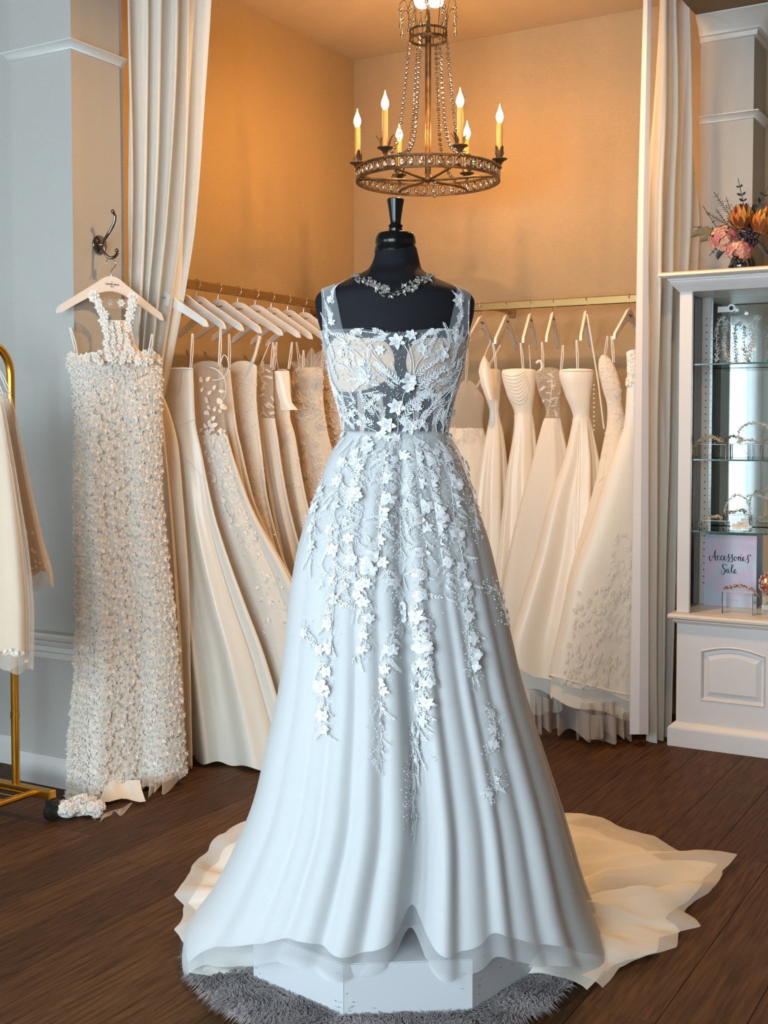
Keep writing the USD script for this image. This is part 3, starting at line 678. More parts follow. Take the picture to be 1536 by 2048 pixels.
# train
TB = [(1205, 1990), (1236, 1948), (1300, 1925), (1362, 1906), (1364, 1872), (1400, 1862), (1362, 1838), (1418, 1795), (1440, 1760), (1458, 1722), (1400, 1716), (1352, 1712), (1310, 1690), (1270, 1672), (1200, 1655), (1130, 1640), (1000, 1622), (800, 1612), (600, 1630), (470, 1660), (432, 1684), (398, 1722), (374, 1775), (357, 1803), (372, 1820), (341, 1872), (362, 1905), (385, 1958), (430, 1962)]
tb = np.array([on(x, y, 2, 0.012) for x, y in TB])
loc = np.stack([(tb - CENTER) @ R, (tb - CENTER) @ HF], 1)
s_ = np.r_[0, np.cumsum(np.linalg.norm(np.diff(loc, axis=0), axis=1))]
NT = 400
bx = np.stack([np.interp(np.linspace(0, s_[-1], NT), s_, loc[:, k]) for k in (0, 1)], 1)
def train(shrink, off, amp, seed, nS=46, s0=.22):
    r = np.random.default_rng(seed); ph = np.linspace(0, 1, NT)
    rows = []
    k1 = np.cumsum(r.uniform(.4, 1.6, NT)); k1 = k1 / k1[-1]
    for s in np.linspace(s0, 1, nS):
        q = bx * (s * shrink); rr = np.linalg.norm(q, axis=1)
        ridge = np.sin(2 * PI * (9 * k1 + .35 * np.sin(s * 5))) * .6 + np.sin(2 * PI * (5.3 * k1 - .9 * s) + 1) * .7 + .22 * np.sin(2 * PI * (21 * k1 + 1.2 * s))
        env = np.sin(PI * np.clip((s - s0) / (1 - s0), 0, 1)) ** .7 * .9 + .12
        h = .016 + amp * env * (ridge + 1.25) * .5 + .42 * np.clip((.50 - s) / (.50 - s0), 0, 1) ** 1.6
        h = h +   .05 * env * (meshkit.fbm(np.c_[q * 6, np.full(NT, seed)], 3, seed) - .5)
        rag = 1 + (.09 * (meshkit.fbm(np.c_[ph * 22, np.zeros(NT), np.zeros(NT)], 3, 5) - .5)) * max(0, s - .8) / .2
        P = CENTER + R * (q[:, :1] * rag[:, None]) + HF * (q[:, 1:] * rag[:, None]) + UP * np.maximum(h + off, .004)[:, None]
        rows.append(P)
    return grid(np.array(rows))
part(gown, 'train_lining', train(.93, -.006, .060, 3), M['satin_train_lit'], smooth=True, label='satin layer of the spread train')
part(gown, 'train_tulle', train(1.0, .006, .066, 3), M['tulle_train_lit'], smooth=True, label='tulle layer of the spread train')
# lace on the gown: flowers, sprigs, plumes, cords, beads
FL = [flower(6, 1, .30, .22, 1.0, k) for k in range(4)]
FLF = [flower(6, 1, .30, .11, 1.0, k) for k in range(4)]
FL3 = [flower(5, 1, .42, .34, .0, k, inner=False, center=False, cup=.3) for k in range(2)]
SP = [sprig(1, 10, .22, .03, .25, k) for k in range(3)] + [sprig(1, 11, .17, .024, -.3, 7, beads=True), sprig(1, 10, .15, .022, .1, 8, beads=True)]
FN = [fern(1, 11, .3, k) for k in range(3)]
lace_r = np.random.default_rng(21)
def lay(body, name, tm, x, y, rot, size_px, off=.004, label=None, mat_='lace'):
    if body is skirt: off += .004
    th, z = body.px(np.array([float(x)]), np.array([float(y)]))
    part(gown, name, sew(body, tm, th, z, math.radians(rot), size_px * 2.72 / FPX, off, px_z(656) if body is torso and 692 < x < 892 else None)[0], M[mat_], smooth=40, label=label)
BOFF = .0085
for x, y, s in ((793, 685, 17), (821, 672, 13), (793, 811, 18), (775, 849, 18), (818, 852, 17), (879, 708, 17), (668, 643, 9), (912, 602, 14), (732, 752, 14), (688, 706, 9), (700, 724, 8), (726, 725, 9), (762, 702, 10), (709, 826, 10), (833, 812, 10), (723, 845, 8), (868, 750, 9), (900, 728, 8), (843, 700, 11), (664, 600, 8), (915, 632, 9), (806, 840, 8), (838, 846, 12), (694, 690, 8), (690, 838, 8), (884, 842, 9), (905, 660, 9), (660, 672, 8)):
    lay(torso, 'lace_flower', FL[lace_r.integers(4)], x, y, lace_r.uniform(0, 360), s, BOFF)
for x, y, s in ((817, 756, 15), (816, 770, 12), (894, 823, 9)): lay(torso, 'lace_petal_flower', FL3[0], x, y, lace_r.uniform(0, 360), s, BOFF + .004)
# plumes and leafy sprigs: x, y, direction (degrees), length
SPR = [(775, 680, 175, 42, 0), (770, 668, 160, 34, 3), (820, 690, 20, 40, 0), (838, 680, 35, 38, 1), (850, 668, 8, 46, 0), (700, 668, 12, 44, 1), (715, 680, 150, 50, 0), (690, 685, 200, 34, 3), (730, 700, 165, 48, 4), (745, 690, -120, 36, 0), (762, 770, 150, 50, 0), (790, 775, 140, 46, 3), (800, 770, 120, 56, 0), (795, 765, 100, 40, 4), (822, 765, 62, 60, 3), (826, 770, 45, 70, 3), (832, 775, 28, 62, 0), (830, 785, 10, 48, 3), (840, 790, -8, 40, 0), (735, 758, 200, 40, 0), (735, 750, 120, 36, 1), (735, 760, 60, 34, 0), (740, 755, 170, 44, 0), (765, 790, 200, 46, 0), (735, 785, -20, 36, 1), (770, 860, 105, 44, 3), (750, 850, 150, 60, 3), (752, 830, 130, 52, 3), (766, 822, 150, 40, 3), (800, 850, 70, 70, 3), (806, 820, 60, 48, 3), (820, 808, 30, 50, 4), (830, 800, 40, 48, 4), (840, 835, 45, 56, 0), (860, 850, 60, 54, 0), (880, 850, 80, 54, 4), (872, 790, 30, 48, 4), (880, 770, 60, 54, 3), (890, 750, 70, 50, 4), (900, 720, 85, 48, 3), (895, 690, 100, 46, 0), (890, 665, 50, 40, 1), (690, 800, 110, 52, 4), (700, 850, 80, 60, 0), (715, 860, 130, 50, 4), (692, 860, 60, 46, 0), (730, 862, 100, 40, 3), (680, 760, 95, 54, 4), (672, 720, 80, 40, 0), (665, 640, 85, 36, 0), (668, 610, 80, 34, 1), (660, 655, 100, 32, 4), (917, 640, 85, 36, 0), (915, 620, 95, 34, 1), (905, 655, 60, 34, 4), (922, 600, 80, 24, 0), (665, 590, 75, 24, 1), (850, 865, 95, 36, 0), (885, 865, 70, 40, 1), (660, 690, 60, 44, 1), (845, 720, 60, 50, 4), (855, 735, 45, 44, 4), (750, 720, -60, 40, 0)]
for _ in range(64):
    y = lace_r.uniform(665, 862); xl_, xr_ = np.interp(y, [650, 740, 862], [655, 662, 692]), np.interp(y, [650, 740, 862], [928, 920, 890]); e = lace_r.random() ** 1.6 * .34; left = lace_r.random() < .5
    SPR.append((xl_ + 5 + e * (xr_ - xl_) if left else xr_ - 5 - e * (xr_ - xl_), y, lace_r.uniform(50, 130) + (12 if left else -12), lace_r.uniform(20, 34), lace_r.integers(5)))
for x, y, a, l, k in SPR: lay(torso, 'lace_sprig', SP[k], x, y, a, l, BOFF - .001)
for x, y, a, l in ((735, 752, 150, 34), (735, 752, 215, 32), (735, 752, 80, 28), (735, 755, 20, 30), (735, 755, 270, 24), (765, 785, 240, 30), (700, 660, -30, 30), (880, 660, 200, 34), (785, 668, 195, 40), (865, 765, 20, 30), (905, 690, 90, 34), (905, 740, 60, 36), (895, 800, 80, 40), (682, 800, 95, 38), (670, 640, 100, 26), (914, 650, 95, 30), (690, 850, 100, 40), (880, 855, 100, 44)): lay(torso, 'lace_plume', FN[lace_r.integers(3)], x, y, a, l, BOFF - .001)
CORDS = [[(690, 690), (715, 705), (745, 735), (775, 760), (795, 772)], [(720, 676), (750, 712), (772, 738), (790, 760)], [(742, 690), (758, 716), (775, 742)], [(672, 705), (676, 728), (690, 725), (705, 735), (740, 745)], [(665, 750), (690, 790), (712, 800), (706, 808), (680, 795)], [(668, 770), (690, 812), (720, 820)], [(700, 822), (730, 850), (755, 862)], [(808, 868), (812, 830), (806, 790), (812, 780)], [(794, 868), (796, 840), (792, 815)], [(822, 870), (826, 830), (818, 795)], [(806, 690), (820, 720), (818, 750)], [(816, 690), (824, 715), (826, 745)], [(826, 755), (835, 725), (850, 708)], [(824, 752), (842, 735), (872, 722)], [(912, 745), (895, 775), (870, 800), (845, 850)], [(915, 760), (900, 790), (880, 815), (870, 865)], [(920, 740), (905, 780), (890, 820), (880, 868)], [(918, 720), (908, 760), (895, 800), (886, 850)], [(900, 800), (870, 812), (850, 835), (835, 862)], [(858, 815), (842, 828), (836, 848)], [(664, 730), (672, 770), (684, 810), (694, 864)], [(660, 720), (668, 760), (678, 800), (690, 850)], [(770, 868), (762, 840), (750, 815), (745, 800)]]
for c in CORDS: part(gown, 'lace_cord', cord(torso, c, .0011, BOFF), M['lace'], smooth=True)
bt, bz = torso.px(lace_r.uniform(655, 925, 800), lace_r.uniform(662, 862, 800))
pb = [torso.pos(bt, bz, BOFF + .002)]
for pts in ([(650, 690), (662, 740), (680, 800), (690, 862)], [(926, 700), (916, 750), (900, 810), (890, 862)], [(652, 580), (660, 660)], [(932, 600), (930, 670)], [(915, 735), (895, 780), (872, 806)], [(730, 788), (760, 782)], [(762, 668), (720, 662)]):
    p = spline(np.array(pts, float), 46); t_, z_ = torso.px(p[:, 0], p[:, 1]); pb.append(torso.pos(t_, z_, BOFF + .001))
pb = np.vstack(pb)
part(gown, 'bodice_beads', many(OCT, pb, lace_r.uniform(.0008, .0019, len(pb))), M['bead'], smooth=False, kind='stuff')

# skirt lace: trailing vines measured in the photo
VINES = [  # path down the skirt, flowers on it
    ([(770, 885), (762, 960), (758, 1040), (745, 1110), (730, 1160), (715, 1210)], 13), ([(775, 930), (768, 1000), (766, 1070), (765, 1120), (790, 1180), (815, 1240)], 13),
    ([(835, 900), (838, 980), (846, 1060), (838, 1140), (835, 1220), (840, 1300)], 14), ([(880, 890), (900, 960), (905, 1040), (922, 1120), (930, 1200), (935, 1260), (940, 1340)], 13),
    ([(700, 900), (680, 960), (672, 1020), (668, 1100), (672, 1160), (668, 1240), (652, 1320), (650, 1400), (655, 1470)], 14), ([(650, 960), (632, 1030), (626, 1060), (628, 1120)], 12),
    ([(720, 900), (705, 980), (700, 1050), (708, 1110), (700, 1170)], 12), ([(745, 1150), (728, 1210), (735, 1260), (715, 1320)], 10), ([(800, 1240), (780, 1290), (775, 1340), (760, 1400), (760, 1450), (745, 1520)], 12),
    ([(840, 1230), (852, 1300), (840, 1360), (842, 1440), (832, 1500), (822, 1570), (830, 1650)], 13), ([(855, 1300), (850, 1370), (848, 1420), (845, 1480), (848, 1530)], 12),
    ([(915, 900), (935, 960), (945, 1010), (948, 1070)], 10), ([(960, 1170), (985, 1180), (1005, 1220), (1012, 1250)], 9), ([(935, 1300), (940, 1340), (945, 1370)], 10), ([(615, 1240), (628, 1290), (640, 1300)], 12), ([(965, 1410), (985, 1450), (975, 1500)], 9), ([(985, 1540), (990, 1570), (965, 1590)], 7), ([(868, 900), (860, 960), (872, 1020), (880, 1090), (892, 1150)], 12), ([(740, 880), (722, 940), (718, 1000)], 11), ([(800, 1000), (806, 1060), (796, 1110)], 9)]
beads = []
for path, fs in VINES:
    p = spline(np.array(path, float), 60); L = np.r_[0, np.cumsum(np.linalg.norm(np.diff(p, axis=0), axis=1))]
    part(gown, 'lace_cord', cord(skirt, p[::4], .0012, .007, 40), M['lace'], smooth=True)
    d = 10.0; k = 0
    while d < L[-1]:
        i = int(np.searchsorted(L, d)); i = min(i, 58)
        t = p[i + 1] - p[i]; a = math.degrees(math.atan2(-t[1], t[0])); x, y = p[i]
        jx = lace_r.uniform(-7, 7); pick = lace_r.random()
        if k % 3 == 1: lay(skirt, 'lace_flower', FLF[lace_r.integers(4)], x + jx, y, lace_r.uniform(0, 360), fs * lace_r.uniform(.85, 1.2), .006)
        elif pick < .68: lay(skirt, 'lace_sprig', SP[lace_r.integers(5)], x, y, a + lace_r.choice([-1, 1]) * lace_r.uniform(15, 55), fs * lace_r.uniform(2.2, 3.6), .004)
        elif pick < .9: lay(skirt, 'lace_plume', FN[lace_r.integers(3)], x, y, a + lace_r.uniform(-40, 40), fs * lace_r.uniform(1.8, 2.6), .004)
        else: lay(skirt, 'lace_petal_flower', FL3[lace_r.integers(2)], x + jx, y, lace_r.uniform(0, 360), fs * .95, .008)
        m = lace_r.integers(9, 18); beads.append(np.c_[x + lace_r.normal(0, 9, m), y + lace_r.normal(0, 9, m)])
        d += fs * lace_r.uniform(.85, 1.35); k += 1
# dense lace just under the waist
for k in range(46):
    x, y = lace_r.uniform(690, 895), 872 + 62 * lace_r.random() ** 1.4
    if lace_r.random() < .3: lay(skirt, 'lace_flower', FLF[lace_r.integers(4)], x, y, lace_r.uniform(0, 360), lace_r.uniform(8, 13), .006)
    else: lay(skirt, 'lace_sprig', SP[lace_r.integers(5)], x, y, -90 + (x - 790) * .28 + lace_r.uniform(-25, 25), lace_r.uniform(26, 44), .004)
for k in range(120):
    y = 880 + 330 * lace_r.random() ** 1.5; e = (y - 870) / 330; x = lace_r.normal(800, 62 + 40 * e)
    if not np.interp(y, [870, 1220], [690, 610]) < x < np.interp(y, [870, 1220], [890, 985]): continue
    lay(skirt, 'lace_sprig', SP[lace_r.integers(5)], x, y, lace_r.normal(-90, 28) + (x - 800) * .2, lace_r.uniform(20, 40), .003)
    if k % 4 == 0: lay(skirt, 'lace_plume', FN[lace_r.integers(3)], x + lace_r.uniform(-14, 14), y + 12, lace_r.normal(-90, 50), lace_r.uniform(18, 30), .003)
    beads.append(np.c_[x + lace_r.normal(0, 12, 5), y + lace_r.normal(0, 12, 5)])
b_ = np.vstack(beads); t_, z_ = skirt.px(b_[:, 0], b_[:, 1])
part(gown, 'skirt_beads', many(OCT, skirt.pos(t_, z_, .009), lace_r.uniform(.0009, .0022, len(b_))), M['bead'], smooth=False, kind='stuff')

# ------------------------------------------------------------------ necklace on the form
neck = thing('necklace', 'silver vine necklace of clear crystal leaves round the neck of the dress form', 'necklace', CENTER + UP * 1.6)
npts = [(708, 553), (722, 558), (738, 562), (752, 572), (770, 582), (790, 586), (806, 580), (822, 574), (838, 566), (852, 558), (866, 551)]
p = spline(np.array(npts, float), 60); t_, z_ = torso.px(p[:, 0], p[:, 1])
P0 = torso.pos(t_, z_, .004)
bk = np.array([P0[-1] + (P0[0] - P0[-1]) * s + HF * .11 * math.sin(PI * s) + UP * .035 * math.sin(PI * s) for s in np.linspace(.05, .95, 14)])
part(neck, 'wire', tube(np.vstack([P0, bk]), .0011, 5, closed=True), M['chrome'], smooth=True)
ms = []; rn = np.random.default_rng(5)
for k in range(1, 59):
    dens = 3 if (12 < k < 26 or 36 < k < 50) else 2 if (k < 10 or k > 52) else 1
    for q in range(dens):
        th, z = torso.px(p[k:k + 1, 0] + rn.uniform(-7, 7), p[k:k + 1, 1] + rn.uniform(-10, 9))
        c = torso.pos(th, z, .007)[0]; a = rn.uniform(0, 2 * PI); l, w = rn.uniform(.0042, .0068), rn.uniform(.0022, .0034)
        v = OCT[0] * np.array([l, .0018, w]); ca, sa = math.cos(a), math.sin(a)
        v = R * (v[:, :1] * ca - v[:, 2:] * sa) + UP * (v[:, :1] * sa + v[:, 2:] * ca) + HF * v[:, 1:2]
        ms.append((v + c, OCT[1]))
part(neck, 'crystal_leaves', cat(ms), M['crystal'], smooth=False, label='clear crystal leaves')
# ================================================================== chandelier
nodes = {'f': ('fresnel', {'IOR': 2.1}), 't': ('transparent_bsdf', {'color': (0.93, 0.92, 0.9)}), 'g': ('glossy_bsdf', {'color': (1, 1, 1), 'roughness': 0.04}), 'm': ('mix_closure', {}), 'mr': ('map_range', {'to_min': 0.22, 'to_max': 1.0})}
M['crystal_glass'] = usdkit.material(stage, '/World/Looks/crystal_glass', nodes, [('f.fac', 'mr.value'), ('mr.result', 'm.fac'), ('t.BSDF', 'm.closure1'), ('g.BSDF', 'm.closure2')], surface='m.closure')
emit('candle_glow', BULB_COLOR, BULB)
emit('frosted_glow', (1.0, 0.72, 0.40), 7.0)
mat('candle_sleeve', (0.42, 0.27, 0.10), 0.35)
DC = 5.0
CX = R * ((855 - 768) / FPX * DC) + HF * DC
def zc_(y): return float(at(855, y, DC)[2])
ZR = zc_(365)                                                     # underside of the ring
RB = .298
chan = thing('chandelier', 'bronze ring chandelier with six candle bulbs and crystal beads', 'chandelier', CX + UP * ZR)
def cyl(a, r, z): return CX + R * (r * math.cos(a)) + HF * (r * math.sin(a)) + UP * z
def ring_rect(r0, r1, za, zb, n=96): return lathe([(r0, za), (r1, za), (r1, zb), (r0, zb), (r0, za)], CX, n)
BH = .054
part(chan, 'ring_rim', ring_rect(RB - .011, RB, ZR, ZR + .009), M['bronze'], label='lower bronze rim')
part(chan, 'ring_rim', ring_rect(RB - .011, RB, ZR + BH - .008, ZR + BH), M['bronze'], label='upper bronze rim')
NB = 48
for k in range(NB):
    a = 2 * PI * k / NB
    v, f = ICO2; ca, sa = math.cos(a), math.sin(a)
    q = v * np.array([.007, .0135, (BH - .018) / 2])
    q = np.sign(q) * np.abs(q)
    w = R * (q[:, :1] * ca - q[:, 1:2] * sa) + HF * (q[:, :1] * sa + q[:, 1:2] * ca) + UP * q[:, 2:]
    part(chan, 'crystal', (w + cyl(a, RB - .006, ZR + BH / 2), f), M['crystal_glass'], smooth=False)
posts = [tube([cyl(2 * PI * (k + .5) / NB, RB - .006, ZR + .008), cyl(2 * PI * (k + .5) / NB, RB - .006, ZR + BH - .007)], .0016, 5) for k in range(NB)]
part(chan, 'ring_posts', cat(posts), M['bronze'], kind='stuff')
zhub = ZR + .012
part(chan, 'rod', tube([CX + UP * (zhub + .01), CX + UP * zc_(62)], .0125, 16), M['bronze'])
part(chan, 'hub', lathe([(0, zhub - .022), (.005, zhub - .02), (.006, zhub - .014), (.012, zhub - .010), (.022, zhub - .004), (.022, zhub + .006), (.015, zhub + .014), (.0125, zhub + .02)], CX, 24), M['bronze'])
part(chan, 'canopy_stem', tube([CX + UP * zc_(62), CX + UP * zc_(20), CX + UP * (H_ALC)], [.009, .006, .006], 10), M['bronze'])
CANDLES = [-7, -67, -127, 173, 113, 53]
for a_ in CANDLES:
    a = math.radians(a_)
    c = cyl(a, RB - .004, 0); zt_ = ZR + BH
    part(chan, 'spoke', tube(spline([CX + UP * zhub, cyl(a, .12, zhub + .002), cyl(a, .24, ZR + .02), cyl(a, RB - .008, ZR + .018)], 12), .0055, 8), M['bronze'])
    part(chan, 'drip_cup', lathe([(0, zt_ - .006), (.008, zt_ - .006), (.010, zt_), (.006, zt_ + .006), (.009, zt_ + .012), (.013, zt_ + .020), (.022, zt_ + .027), (.031, zt_ + .031), (.032, zt_ + .034), (.020, zt_ + .033), (.010, zt_ + .030), (0, zt_ + .030)], c, 24), M['bronze'])
    zs = zt_ + .031
    part(chan, 'candle_sleeve', lathe([(.0118, zs), (.0118, zs + .147), (.010, zs + .149), (0, zs + .149)], c, 18), M['candle_sleeve'])
    zb0 = zs + .150
    part(chan, 'bulb', lathe([(0, zb0), (.008, zb0), (.0095, zb0 + .004), (.0145, zb0 + .016), (.0155, zb0 + .023), (.0135, zb0 + .034), (.009, zb0 + .046), (.0045, zb0 + .057), (.0022, zb0 + .066), (.0012, zb0 + .074), (0, zb0 + .076)], c, 16), M['candle_glow'], smooth=True)
    for q in (1.9, -1.2, 4.3):
        b = a + q; t = np.linspace(0, 1, 7)
        rr = .016 + .012 * t + .010 * t ** 3; hh = zs + .052 * t; w = .0105 * np.sin(PI * np.clip(t * .93 + .06, 0, 1)) ** .8 * (1 - .2 * np.sin(t * 12))
        rows = np.stack([c[None] + R * (rr * math.cos(b))[:, None] + HF * (rr * math.sin(b))[:, None] + UP * hh[:, None] + s * (-R * math.sin(b) + HF * math.cos(b)) * w[:, None] + (R * math.cos(b) + HF * math.sin(b)) * (abs(s) * -.003) for s in (-1, 0, 1)], 1)
        part(chan, 'leaf', grid(rows), M['bronze'], smooth=True)
# crown with hooks, drops and bead chains
zk0, zk1 = zc_(82), zc_(61)
part(chan, 'crown_band', cat([ring_rect(.072, .079, zk0, zk0 + .010, 40), ring_rect(.072, .079, zk1 - .008, zk1, 40)] + [tube([cyl(a, .0755, zk0), cyl(a, .0755, zk1)], .002, 5) for a in np.arange(10) * 2 * PI / 10]), M['bronze'])
def drop(c, L):
    return lathe([(0, -L), (.0055, -L + .003), (.0075, -L + .009), (.006, -L + .016), (.003, -L + .028), (.0012, -.004), (0, 0)], c, 10)
for k in range(10):
    a = 2 * PI * (k + .35) / 10; hgt = .095 + .02 * (k % 2)
    part(chan, 'hook', tube(spline([cyl(a, .077, zk0), cyl(a, .078, zk1), cyl(a, .086, zk1 + hgt * .7), cyl(a, .100, zk1 + hgt), cyl(a, .114, zk1 + hgt * .92), cyl(a, .117, zk1 + hgt * .74)], 22), .0015, 5), M['bronze'], smooth=True)
    c = cyl(a, .117, zk1 + hgt * .74)
    part(chan, 'crystal_drop', cat([many(ICO, [c - UP * .009, c - UP * .026], [.0085, .006]), drop(c - UP * .034, .052)]), M['crystal_glass'], smooth=True)
    if k % 2 == 0:
        c2 = cyl(a + .3, .079, zk1 + .05); part(chan, 'crystal_drop', cat([many(ICO, [c2], [.006]), drop(c2 - UP * .006, .05)]), M['crystal_glass'], smooth=True)
for k, a_ in enumerate((4, 63, 124, 182, 243, 304)):
    a = math.radians(a_); t = np.linspace(0, 1, 400)
    pts = np.array([cyl(a, .078 + .045 * q + .02 * q ** 3 + .14 * q ** 14, zk0 * (1 - q) + (ZR + BH + .002) * q) for q in t])
    s = np.r_[0, np.cumsum(np.linalg.norm(np.diff(pts, axis=0), axis=1))]
    ct = np.stack([np.interp(np.arange(.008, s[-1] - .006, .0205), s, pts[:, j]) for j in range(3)], 1)
    part(chan, 'bead_chain', cat([many(ICO, ct, .0083), tube(pts[::16], .0007, 4)]), M['crystal_glass'], smooth=False)
part(chan, 'hanging_bead', cat([many(ICO, [cyl(.3, .03, zhub - .010), cyl(.3, .03, zhub - .028)], [.007, .008]), drop(cyl(.3, .03, zhub - .034), .04)]), M['crystal_glass'], smooth=True)
part(chan, 'frosted_bulb', cat([lathe([(.0, -.045), (.022, -.042), (.034, -.028), (.037, -.008), (.030, .012), (.016, .030), (.012, .05), (0, .052)], cyl(a, .032, zc_(-10)), 16) for a in (0.3, 2.4, 4.5)]), M['frosted_glow'], smooth=True, label='white frosted bulbs in the top crown')
# ================================================================== gowns on hangers
cloth('satin_ivory', (0.93, 0.86, 0.75), 0.34, 0.10, 0.5, sheen=0.1)
cloth('crepe_ivory', (0.90, 0.79, 0.64), 0.6, 0.12, 0.3, bump=0.08, bscale=500)
cloth('lace_ivory', (0.91, 0.81, 0.68), 0.6, 0.15, 0.3, bump=0.6, bscale=120)
cloth('lining_peach', (0.84, 0.68, 0.52), 0.6, 0.12, 0.3)
cloth('petal_white', (0.92, 0.86, 0.78), 0.5, 0.15, 0.3)
cloth('tulle_ivory', (0.93, 0.87, 0.78), 0.65, 0.2, 0.2)
sheer('net_ivory', (0.85, 0.78, 0.68), 0.25, 0.85, 0.45)
sheer('net_grey', (0.62, 0.58, 0.55), 0.35, 0.85, 0.45)
mat('sequin', (0.95, 0.92, 0.88), 0.12, specular_ior_level=1.0, coat_weight=1.0)
mat('ribbon', (0.84, 0.78, 0.70), 0.45)

# hanger: hook top at the origin, arms along local x
def hanger_parts(t, text):
    top = [(-.214, -.196), (-.205, -.178), (-.16, -.150), (-.10, -.113), (-.06, -.088), (-.034, -.070), (-.015, -.0625), (0, -.061)]
    top = top + [(-x, z) for x, z in top[-2::-1]]
    bot = [(.214, -.204), (.200, -.202), (.155, -.176), (.10, -.146), (.05, -.123), (.022, -.116), (0, -.114)]
    bot = bot + [(-x, z) for x, z in bot[-2::-1]]
    body = prism(top + bot, 1, -.0055, .0055)
    part(t, 'arms', body, M['hanger_white'], smooth=35, local=True)
    a = np.linspace(-2.5, PI / 2 + .25, 20)
    hk = [(.0, 0, -.062), (.0, 0, -.045), (.003, 0, -.038)]
    arc = [(.019 * math.sin(q) * -1, 0, -.019 + .019 * math.cos(q) + .004) for q in np.linspace(-PI * .80, PI * .55, 20)]
    part(t, 'hook', tube(np.array(hk + [(.010, 0, -.031)] + arc), .0017, 7), M['chrome'], smooth=True, local=True)
    if text:
        m = meshkit.text_mesh('CASABLANCA', .0062, .0006); v, f = V(m); w = v[:, 0].max()
        m2 = meshkit.text_mesh('BRIDAL', .0028, .0006); v2, f2 = V(m2); w2 = v2[:, 0].max()
        q = lambda v_, w_, z_: np.stack([v_[:, 0] - w_ / 2, -.0056 - v_[:, 2], v_[:, 1] + z_], 1)
        part(t, 'lettering', cat([(q(v, w, -.0925), f), (q(v2, w2, -.099), f2), (many(OCT, [(0, -.0057, -.0815)], .0022))]), M['ink'], smooth=False, local=True)
HPROTO = {}
def hang(name_px, X=None, Y=None, rot=0.0, label='', z=RAILZ + .0015):
    h = on(name_px, 575 if X is not None else 590, 0 if X is not None else 1, X if X is not None else Y)
    p = np.array([h[0], h[1], z])
    if 'h' not in HPROTO:
        t = thing('dress_hanger', label, 'hanger', p, 'white dress hangers', rotz=rot); hanger_parts(t, True); HPROTO['h'] = t
    else: dup(HPROTO['h'], p, rot, label)
    return p
class Gown:
    def __init__(s, label, rows, D, hem, m, n=9, amp=.02, name='hanging_gown', group=None, slope=0.0, phase=0.0, neck=.01, top_y=None, seed=0, parts='skirt', top_mat=None, waist_y=None, nth=220, nz=60, back=1.0, lining=None):
        r = np.random.default_rng(seed + 100)
        ph = r.uniform(0, 6, 4)
        def fold(th, z):
            q = .62 * n * th + phase + .9 * np.sin(2 * th + ph[0]) + .35 * np.sin(z * 3 + ph[1])
            s_ = np.sin(q); return amp * (s_ + .25 * np.sin(2.3 * q + ph[2]))
        flat = .62 if slope else .7
        s.b = Body([(q[0], q[1], q[2], q[3] * flat) + tuple(q[4:]) for q in rows], D, slope, fold, back)
        b = s.b
        c = R * float(b.xc(.8)) + HF * float(b.D(.8))
        s.t = thing(name, label, 'dress', np.array([c[0], c[1], 0]), group)
        hl, hr = hem
        zl, zr = float(at(768, hl, D)[2]), float(at(768, hr, D)[2])
        zl, zr = max(zl, .012), max(zr, .012)
        s.hem = lambda th: (zl + zr) / 2 + (zr - zl) / 2 * np.cos(th) + .008 * np.sin(n * th + phase)
        s.top = lambda th: b.z1 - neck * (1 + np.cos(2 * th + PI)) * .5 * 0 - neck * np.abs(np.cos(th)) ** 3
        zt = s.top
        if waist_y is not None:
            zw_ = float(at(768, waist_y, D)[2])
            part(s.t, 'bodice', b.mesh(nth, 26, zt, zw_), M[top_mat or m], smooth=True)
            part(s.t, 'skirt', b.mesh(nth, nz, zw_ + .003, s.hem, off=.002), M[m], smooth=True)
        else: part(s.t, 'body', b.mesh(nth, nz + 20, zt, s.hem), M[m], smooth=True)
        if lining: part(s.t, 'lining', b.mesh(nth // 2, nz, (zw_ if waist_y is not None else b.z1 - .02), lambda th: s.hem(th) - lining[0], off=-.012), M[lining[1]], smooth=True)
        s.D, s.r, s.n = D, r, 0
    def strap(s, a, b_, w=.0028, dD=-.02):
        p = np.array([at(a[0], a[1], s.D + dD), at(b_[0], b_[1], s.D + dD)]); m = (p[0] + p[1]) / 2
        part(s.t, 'hanging_strap', cat([tube([p[0], m, p[1]], w, 5), tube([p[0] + R * .004, m + R * .008, p[1] + R * .006], w * .8, 5)]), M['ribbon'], smooth=True)
    def cord(s, pts, r=.0012, m='ribbon', name='seam'): part(s.t, name, cord(s.b, pts, r, .001, 30), M[m], smooth=True)
    def scatter(s, name, tm, n, ys, us, size, m='petal_white', off=.002, most=120, rot=None):
        """n pieces spread over photo rows ys and across us (-1 left .. 1 right)"""
        z = at(768, s.r.uniform(ys[0], ys[1], n), s.D)[:, 2]; th = np.arccos(np.clip(s.r.uniform(us[0], us[1], n), -.97, .97))
        ro = s.r.uniform(0, 2 * PI, n) if rot is None else np.radians(s.r.uniform(rot[0], rot[1], n)); sc = s.r.uniform(size[0], size[1], n)
        ms = []
        for k in range(len(tm)):
            i = np.arange(k, n, len(tm))
            if len(i): ms += sew(s.b, tm[k], th[i], z[i], ro[i], sc[i], off)
        for q in ms[:most]: part(s.t, name, q, M[m], smooth=40)
        if len(ms) > most: part(s.t, name + '_cluster', cat(ms[most:]), M[m], smooth=40, kind='stuff')
    def sparkle(s, n, ys, us, r=(.0008, .002), m='sequin'):
        z = at(768, s.r.uniform(ys[0], ys[1], n), s.D)[:, 2]; th = np.arccos(np.clip(s.r.uniform(us[0], us[1], n), -.98, .98))
        part(s.t, 'sequins', many(OCT, s.b.pos(th, z, .0015), s.r.uniform(r[0], r[1], n)), M[m], smooth=False, kind='stuff')
